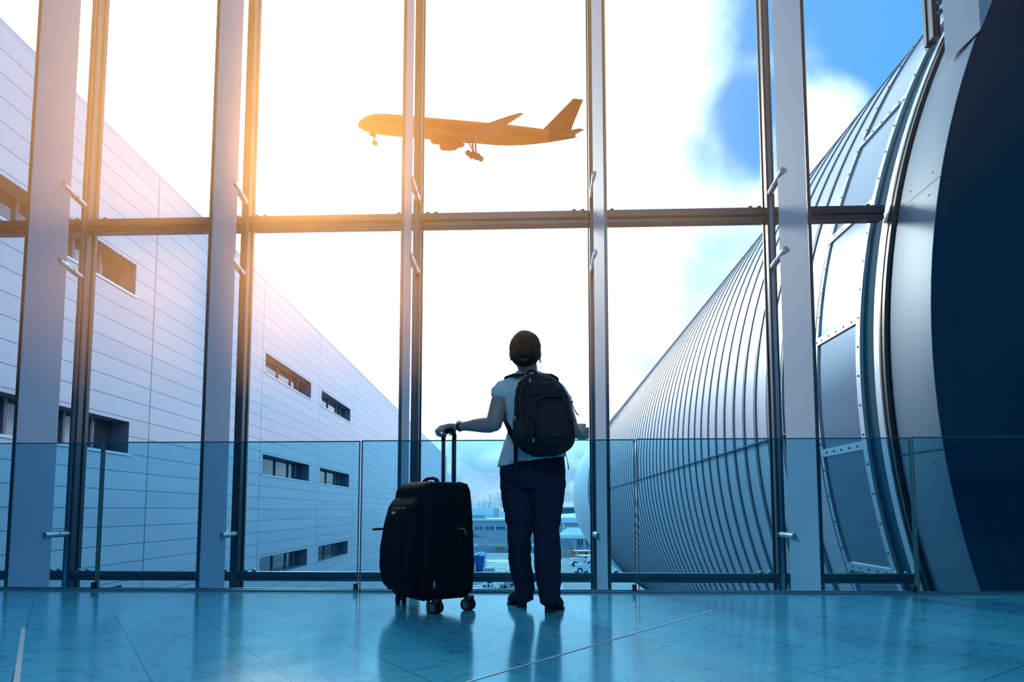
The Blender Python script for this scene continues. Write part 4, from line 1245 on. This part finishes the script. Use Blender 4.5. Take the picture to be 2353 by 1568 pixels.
for k, (y0, y1, lb) in enumerate(((1238.6, 1243.4, 'upper red and white striped barrier board before the terminal'), (1245.2, 1249.6, 'lower red and white striped barrier board before the terminal'))):
    Yb = Y+(8 if k == 0 else .2)
    p = at(1098, y1, Yb)
    t = thing('striped_barrier', (p.x, Yb, zt+.006), lb, 'barrier', 'striped barrier boards by the road')
    a, b = at(1060, y1, Yb)-t.location, at(1118, y0, Yb)-t.location
    MB().box((a.x, 0, a.z), (b.x, .1, b.z)).build('board', M['bwhite'], t)
    st = MB(); n = 18; wd_ = (b.x-a.x)/n
    for q in range(n):
        st.box((a.x+wd_*q, -.03, a.z), (a.x+wd_*(q+.45), 0, b.z))
    st.build('stripe', M['barrier_r'], t)
    for q in (.1, .5, .9):
        xx = a.x+(b.x-a.x)*q
        MB().box((xx-.08, .1, 0), (xx+.08, .22, b.z)).build('support', M['mast'], t)
p = at(1163.5, 1251, Y-.3)
t = thing('warning_sign', (p.x, Y-.3, p.z), 'small orange triangular warning sign beside the jeans', 'sign')
MB().prism([(-.30, 0, .12), (.30, 0, .12), (0, 0, .66)], (0, .05, 0)).build('triangle', M['barrier_o'], t)
MB().box((-.03, .05, -.3), (.03, .10, .5)).build('post', M['mast'], t)
bs = MB()
for q in range(70):
    xx = 1147+random.gauss(0, 5); yy = 1256+abs(random.gauss(0, 3.2))
    bs.ellipsoid(at(xx, yy, Y-.5-random.random()*.6), (.22, .16, .12), 6, 4)
o = bs.build('bush', M['bush']); tag(o, 'dry yellowish shrub growing on the retaining wall', 'shrub', kind='stuff')
# kerb between road and apron
a, b = Gd(1000, 1276), Gd(1262, 1273.5)
o = MB().box((a.x, a.y, GZ), (b.x, a.y+1.2, GZ+.22)).build('kerb', M['paint']); tag(o, kind='structure')

# road paint: chevrons, hatch strokes, lane lines
mk = empty('road_markings', (0, 0, 0)); mk['kind'] = 'structure'


def stroke(x0, y0, x1, y1, w, parent=mk, name='painted_line'):
    a, b = Gd(x0, y0), Gd(x1, y1); d = (b-a).normalized(); n = Vector((-d.y, d.x, 0))*w/2
    return MB().add([a-n+Vector((0, 0, .012)), a+n+Vector((0, 0, .012)), b+n+Vector((0, 0, .012)), b-n+Vector((0, 0, .012))], [(0, 1, 2, 3)]).build(name, M['paint'], parent)


for x0, y0, x1, y1 in ((1119, 1295, 1170, 1291.5), (1118, 1300, 1170, 1292.5), (1117, 1305, 1170, 1297), (1113, 1311, 1170, 1301.5), (1100, 1317.5, 1172, 1308), (1085, 1326, 1134, 1313), (1070, 1350, 1118, 1344), (1070, 1357, 1110, 1349), (1068, 1362, 1104, 1357)):
    stroke(x0, y0, x1, y1, .8)
for k in range(5):
    stroke(1118+11*k, 1287.5, 1130+12*k, 1291.8, .9); stroke(1240+10*k, 1287.5, 1250+10*k, 1291.5, .8)
stroke(1116, 1286.5, 1300, 1285.6, .4)
stroke(1170, 1303, 1090, 1366, .16)
for k in range(11):
    f0, f1 = k/11, (k+.5)/11
    stroke(1171-26*f0, 1339+28*f0, 1171-26*f1, 1339+28*f1, .22)
stroke(1285, 1296, 1420, 1297, .3); stroke(1288, 1349, 1291, 1369, .2)
for q in range(4):
    stroke(1289+.8*q, 1345+6*q, 1292+.8*q, 1348+6*q, .3)

# blue skip full of scrap
p0 = Gd(1112, 1314); p1 = Gd(1052, 1311)
t = thing('waste_skip', ((p0.x+p1.x)/2, p0.y, GZ), 'big blue open waste skip beside the suitcase', 'skip')
w_ = (p0.x-p1.x)/2; hz = at(0, 1276, p0.y).z-GZ
b0 = [(-w_*.92, 0, .15), (w_*.92, 0, .15), (w_*.92, 3.6, .15), (-w_*.92, 3.6, .15)]; b1 = [(-w_, -.25, hz), (w_, -.25, hz), (w_, 3.9, hz), (-w_, 3.9, hz)]
MB().add([*b0, *b1], [(0, 3, 2, 1), (0, 1, 5, 4), (1, 2, 6, 5), (2, 3, 7, 6), (3, 0, 4, 7)]).add([(x*.96, y+.05, z) for x, y, z in b1]+[(x*.9, y, .4) for x, y, z in b0], [(0, 1, 5, 4), (1, 2, 6, 5), (2, 3, 7, 6), (3, 0, 4, 7), (4, 5, 6, 7)]).build('tub', M['skip'], t)
MB().box((-w_-.06, -.34, hz-.12), (w_+.06, -.22, hz+.1)).box((w_-.06, -.3, hz-.1), (w_+.08, 3.95, hz+.1)).box((-w_-.08, -.3, hz-.1), (-w_+.06, 3.95, hz+.1)).box((-w_, 3.85, hz-.1), (w_, 3.98, hz+.1)).build('rim', M['skip'], t)
for q in range(6):
    xx = -w_*.9+q*w_*.36
    MB().prism([(xx-.06, -.26, hz-.1), (xx+.06, -.26, hz-.1), (xx+.05, -.02, .2), (xx-.05, -.02, .2)], (0, -.1, 0)).build('rib', M['skip'], t)
jn = MB()
for q in range(26):
    c = Vector((random.uniform(-w_*.85, w_*.85), random.uniform(.3, 3.3), hz+random.uniform(-.2, .45)))
    jn.cbox((0, 0, 0), (random.uniform(.3, 1.2), random.uniform(.3, .9), random.uniform(.05, .3)), Matrix.Translation(c) @ Euler((random.uniform(-.6, .6), random.uniform(-.6, .6), random.uniform(0, 3))).to_matrix().to_4x4())
o = jn.build('scrap', M['skip_in'], None); o.location = t.location; tag(o, 'pale scrap heaped in the blue skip', 'scrap', kind='stuff')
p = Gd(1086, 1318.5)
t = thing('small_trolley', (p.x, p.y, GZ), 'small teal service trolley in front of the blue skip', 'trolley')
MB().box((-.9, -.5, .3), (.45, .5, 1.15)).build('cabinet', M['bluewall'], t, bevel=.05)
MB().tube([(.3, -.4, 1.1), (.38, -.45, 1.5), (.38, .45, 1.5), (.3, .4, 1.1)], .04, 8).build('push_bar', M['skip_in'], t, smooth=50)
for sx in (-.7, .3):
    for sy in (-.45, .45):
        MB().tube([(sx, sy-.06, .16), (sx, sy+.06, .16)], .16, 14).build('wheel', M['tyre'], t, smooth=50)


def tractor(t, k=1.0, cab=True, roof=True):
    """airport tow tractor, nose toward -y, seat left, engine box right"""
    def B(lo, hi, nm, m, par=t, bev=.04):
        return MB().box([c*k for c in lo], [c*k for c in hi]).build(nm, m, par, bevel=bev*k)
    B((-.8, -1.5, .35), (.8, 1.5, .62), 'chassis', M['vehicle'])
    B((-.8, -1.5, .6), (-.12, -.55, 1.05), 'driver_front', M['vehicle'])
    B((.12, -1.5, .6), (.8, -.1, 1.12), 'engine_hood', M['vehicle'])
    B((-.1, -1.46, .3), (.1, -1.3, 1.0), 'radiator', M['vdark'])
    B((-.7, -1.53, .72), (-.3, -1.49, .88), 'headlamp_panel', M['vdark'])
    B((.3, -1.53, .72), (.66, -1.49, .86), 'grille', M['mast'])
    B((-.7, .1, .6), (-.2, .6, .95), 'seat', M['tyre'])
    B((-.7, .55, .9), (-.2, .68, 1.4), 'seat_back', M['tyre'])
    B((-.8, .75, .6), (.8, 1.5, 1.1), 'rear_body', M['vehicle'])
    MB().tube([Vector((-.45, -.5, 1.0))*k, Vector((-.45, -.25, 1.25))*k], .03*k, 6).tube([Vector((-.45+.18*math.cos(a), -.25+.07*math.sin(a), 1.25+.12*math.sin(a)))*k for a in [2*PI*q/10 for q in range(10)]], .02*k, 6, closed=True).build('steering_wheel', M['tyre'], t)
    if roof:
        for sx in (-.72, .72):
            for sy in (-.75, 1.0):
                MB().tube([Vector((sx, sy, .9))*k, Vector((sx*.96, sy*.9, 2.0))*k], .04*k, 8).build('roof_post', M['vehicle'], t)
        B((-.82, -.95, 2.0), (.82, 1.2, 2.1), 'roof', M['vehicle'])
        B((-.7, -.74, 1.25), (.7, -.70, 1.95), 'windscreen', M['vdark'], bev=.01)
    for sx in (-1, 1):
        for sy in (-1, .95):
            w = MB().tube([Vector((sx*.62, sy, .34))*k, Vector((sx*.84, sy, .34))*k], .34*k, 18).build('wheel', M['tyre'], t, smooth=50)
            MB().tube([Vector((sx*.845, sy, .34))*k, Vector((sx*.855, sy, .34))*k], .16*k, 12).build('hub', M['bwhite'], w, smooth=50)


# tractor coming toward the glass, with a beacon bar on its roof, pulling two carts
p = Gd(1128, 1363)
t = thing('tow_tractor', (p.x, p.y+1.5, GZ), 'white tow tractor driving toward the glass between suitcase and jeans', 'tractor', 'white airport tow tractors'); t.rotation_euler.z = -.22
tractor(t, .95)
MB().box((-.7, -1.0, 2.0), (.7, -.9, 2.85)).build('light_board', M['vehicle'], t)
for q in range(6):
    MB().box((-.55+.2*q, -1.02, 2.5), (-.45+.2*q, -1.0, 2.68)).build('lamp', M['vdark'], t)
for k in range(2):
    t2 = thing('baggage_cart', (p.x+1.15+1.5*k, p.y+5.6+3.6*k, GZ), ('open baggage cart coupled right behind the white tractor', 'last open baggage cart of the short train')[k], 'cart', 'baggage carts behind the tractor'); t2.rotation_euler.z = -.38
    MB().box((-.75, -1.4, .45), (.75, 1.4, .58)).build('deck', M['mast'], t2)
    for sx in (-.75, .75):
        MB().box((sx-.03, -1.4, .58), (sx+.03, 1.4, .95)).box((sx-.03, -1.4, 1.2), (sx+.03, 1.4, 1.3)).build('side_rail', M['mast'], t2)
        for sy in (-1.35, 0, 1.35):
            MB().box((sx-.04, sy-.04, .58), (sx+.04, sy+.04, 1.5)).build('stanchion', M['mast'], t2)
        for sy in (-1, 1):
            MB().tube([(sx-.08, sy, .22), (sx+.08, sy, .22)], .22, 14).build('wheel', M['tyre'], t2, smooth=50)
# two tractors side-on by the pillar
for px, py, lb, rz, yo in ((1338, 1303, 'white tow tractor with open cab, parked behind the numbered one', PI/2-.1, 0), (1353, 1319, 'white tow tractor with a code on its flank, beside the pillar', PI/2, 0)):
    p = Gd(px, py)
    t = thing('tow_tractor', (p.x, p.y+1.2, GZ), lb, 'tractor', 'white airport tow tractors'); t.rotation_euler.z = -rz
    tractor(t, 1.3)
    MB().box((.86*1.3, -.3, 1.0), (.88*1.3, 1.5, 1.38)).build('flank_panel', M['vehicle'], t)
    if py > 1310:
        fc = bpy.data.curves.new('code', 'FONT'); fc.body = 'TK1'; fc.size = .42; fc.extrude = .004; fc.align_x = 'CENTER'
        tmp = bpy.data.objects.new('tmp', fc); COL.objects.link(tmp); bpy.context.view_layer.update()
        me = bpy.data.meshes.new_from_object(tmp.evaluated_get(bpy.context.evaluated_depsgraph_get())); bpy.data.objects.remove(tmp)
        fo = bpy.data.objects.new('code_text', me); COL.objects.link(fo); me.materials.append(M['mast']); fo.parent = t
        fo.location = (1.152, .55, 1.02); fo.rotation_euler = (PI/2, 0, PI/2)
# long baggage trailer behind them
p = Gd(1352, 1299)
t = thing('covered_trailer', (p.x, p.y+2, GZ), 'white roofed baggage trailer standing behind the parked tractors', 'trailer')
a, b = at(1326, 1299, p.y+2)-t.location, at(1372, 1276.5, p.y+2)-t.location
MB().box((a.x, -.9, b.z-.16), (b.x, .9, b.z)).build('roof', M['vehicle'], t)
MB().box((a.x, -.9, .5), (b.x, .9, .72)).build('deck', M['vehicle'], t)
for q in (0, .33, .66, 1):
    for sy in (-.85, .85):
        xx = a.x+.06+(b.x-a.x-.12)*q
        MB().box((xx-.05, sy-.05, .7), (xx+.05, sy+.05, b.z-.15)).build('post', M['mast'], t)
for q in (.2, .8):
    for sy in (-.8, .8):
        xx = a.x+(b.x-a.x)*q
        MB().tube([(xx, sy-.1, .28), (xx, sy+.1, .28)], .28, 14).build('wheel', M['tyre'], t, smooth=50)
# orange barriers with black stripes, round sign, grey cabinet
for k, (x0, x1, lb) in enumerate(((1307.5, 1316, 'short orange barrier with black stripes next to the round sign'), (1323.5, 1341, 'long orange barrier with black stripes between the pillars'), (1345, 1352, 'orange barrier with black stripes at the tube end'))):
    Yb = Gd(0, 1277).y
    p = at(x0, 1277, Yb); t = thing('orange_barrier', (p.x, Yb, GZ), lb, 'barrier', 'orange striped barriers under the canopy')
    wd_ = at(x1, 0, Yb).x-p.x; h1 = at(0, 1271, Yb).z-GZ; h2 = at(0, 1265, Yb).z-GZ
    MB().box((0, 0, .02), (wd_, .5, h1)).build('base', M['barrier_o'], t)
    MB().box((0, .1, h1+.05), (wd_, .3, h2)).build('board', M['barrier_o'], t)
    st = MB(); n = max(2, int(wd_/.42))
    for q in range(n):
        xx = q*wd_/n
        st.prism([(xx, .09, h1+.05), (xx+.18, .09, h1+.05), (xx+.3, .09, h2), (xx+.12, .09, h2)], (0, -.02, 0))
    st.build('stripe', M['barrier_k'], t)
p = at(1300, 1270, Gd(0, 1279).y); t = thing('orange_block', (p.x, p.y, GZ), 'plain orange crash block left of the striped barriers', 'barrier')
px_box(1296, 1304, 1261, 1269, p.y, .6, M['barrier_o'], 'block', t)
px_box(1299, 1301, 1268, 1279, p.y+.2, .3, M['mast'], 'stand', t)
p = Gd(1292.5, 1281); t = thing('round_sign', (p.x, p.y, GZ), 'round road sign seen from its grey back, on a thin post', 'sign')
zc = at(0, 1253.5, p.y).z-GZ
MB().tube([(0, -.03, zc), (0, .03, zc)], .52, 24).build('disc', M['signback'], t, smooth=40)
MB().tube([(0, .05, 0), (0, .05, zc+.3)], .06, 8).build('post', M['mast'], t, smooth=50)
t = thing('grey_cabinet', (p.x+.6, p.y-.9, GZ), 'grey mesh cabinet at the foot of the round sign', 'cabinet')
MB().box((-1.0, 0, .1), (1.0, .8, 1.45)).build('box', M['concrete'], t, bevel=.03)
for sx in (-1, 1):
    MB().box((sx*.95-.05, -.05, 0), (sx*.95+.05, .05, 1.55)).build('post', M['mast'], t)
# building to the right of the jeans: glass block, stepped white roofs, canopy on columns
Y = 165
rb = thing('gate_building', (at(1330, 1230, Y).x, Y, GZ), 'white gate building with stepped roof slats beyond the tube end', 'building')
px_box(1268, 1420, 1201, 1400, Y, 30, M['bgrey'], 'wall', rb, GZ)
px_box(1266, 1420, 1190, 1202, Y-.6, 31, M['bwhite'], 'fascia', rb)
a = at(1266, 1190, Y-.6)-rb.location; b = at(1420, 1174, Y+25)-rb.location
MB().prism([(a.x, a.y, a.z), (b.x, a.y, a.z), (b.x, 25, b.z), (a.x, 25, a.z+.5)], (0, .3, .05)).build('sloped_roof', M['bwhite'], rb)
px_box(1293, 1297, 1202, 1232, Y-.3, .25, M['bwhite'], 'pilaster', rb)
px_box(1268, 1420, 1212, 1213, Y-.2, .1, M['bwhite'], 'band', rb)
for k in range(6):
    xx = 1329+7.5*k
    px_box(xx, xx+3, 1240, 1253, Y-.15, .1, M['vdark'], 'window', rb)
cn = thing('canopy', (at(1335, 1230, 150).x, 150, GZ), 'white layered canopy on grey columns in front of the gate building', 'canopy')
for k in range(5):
    px_box(1282+5*k-(4 if k == 0 else 0), 1420, 1230-4.0*k, 1233.5-4.0*k if k else 1237.5, 150+2.2*k, 2.6, M['bwhite'], 'roof_slat', cn)
for xx in (1318, 1341, 1366):
    px_box(xx, xx+4.5, 1237, 1400, 150.5, .5, M['bgrey'], 'column', cn, GZ)
gb = thing('glass_block', (at(1300, 1170, 230).x, 230, GZ), 'teal glazed office block behind the gate building', 'building')
px_box(1240, 1330, 1167.5, 1180, 230, 20, M['bglass'], 'glazing', gb, GZ)
px_box(1239, 1331, 1164.8, 1167.6, 229.7, 21, M['bwhite'], 'roof_edge', gb)
for k in range(16):
    px_box(1284+2.6*k-24, 1284.5+2.6*k-24, 1167.5, 1180, 229.8, .2, M['mast'], 'mullion_bar', gb)
# pale ramp housing low down behind the suitcase
rm = thing('ramp_housing', (at(850, 1340, 70).x, 70, GZ), 'pale sloping ramp housing low behind the left of the suitcase', 'ramp')
o_ = rm.location
q = [at(780, 1366, 70), at(842, 1337, 70), at(892, 1337, 70), at(846, 1363, 70), at(820, 1376, 70)]
MB().prism([v-o_ for v in q], (0, 2.2, 0)).build('housing', M['bwhite'], rm)
px_box(862, 870, 1348, 1420, 70.6, .5, M['bwhite'], 'post', rm, GZ)
MB().ellipsoid(at(843, 1350, 69.8)-o_, (.22, .2, .16), 12, 8).build('flood_lamp', M['vdark'], rm)
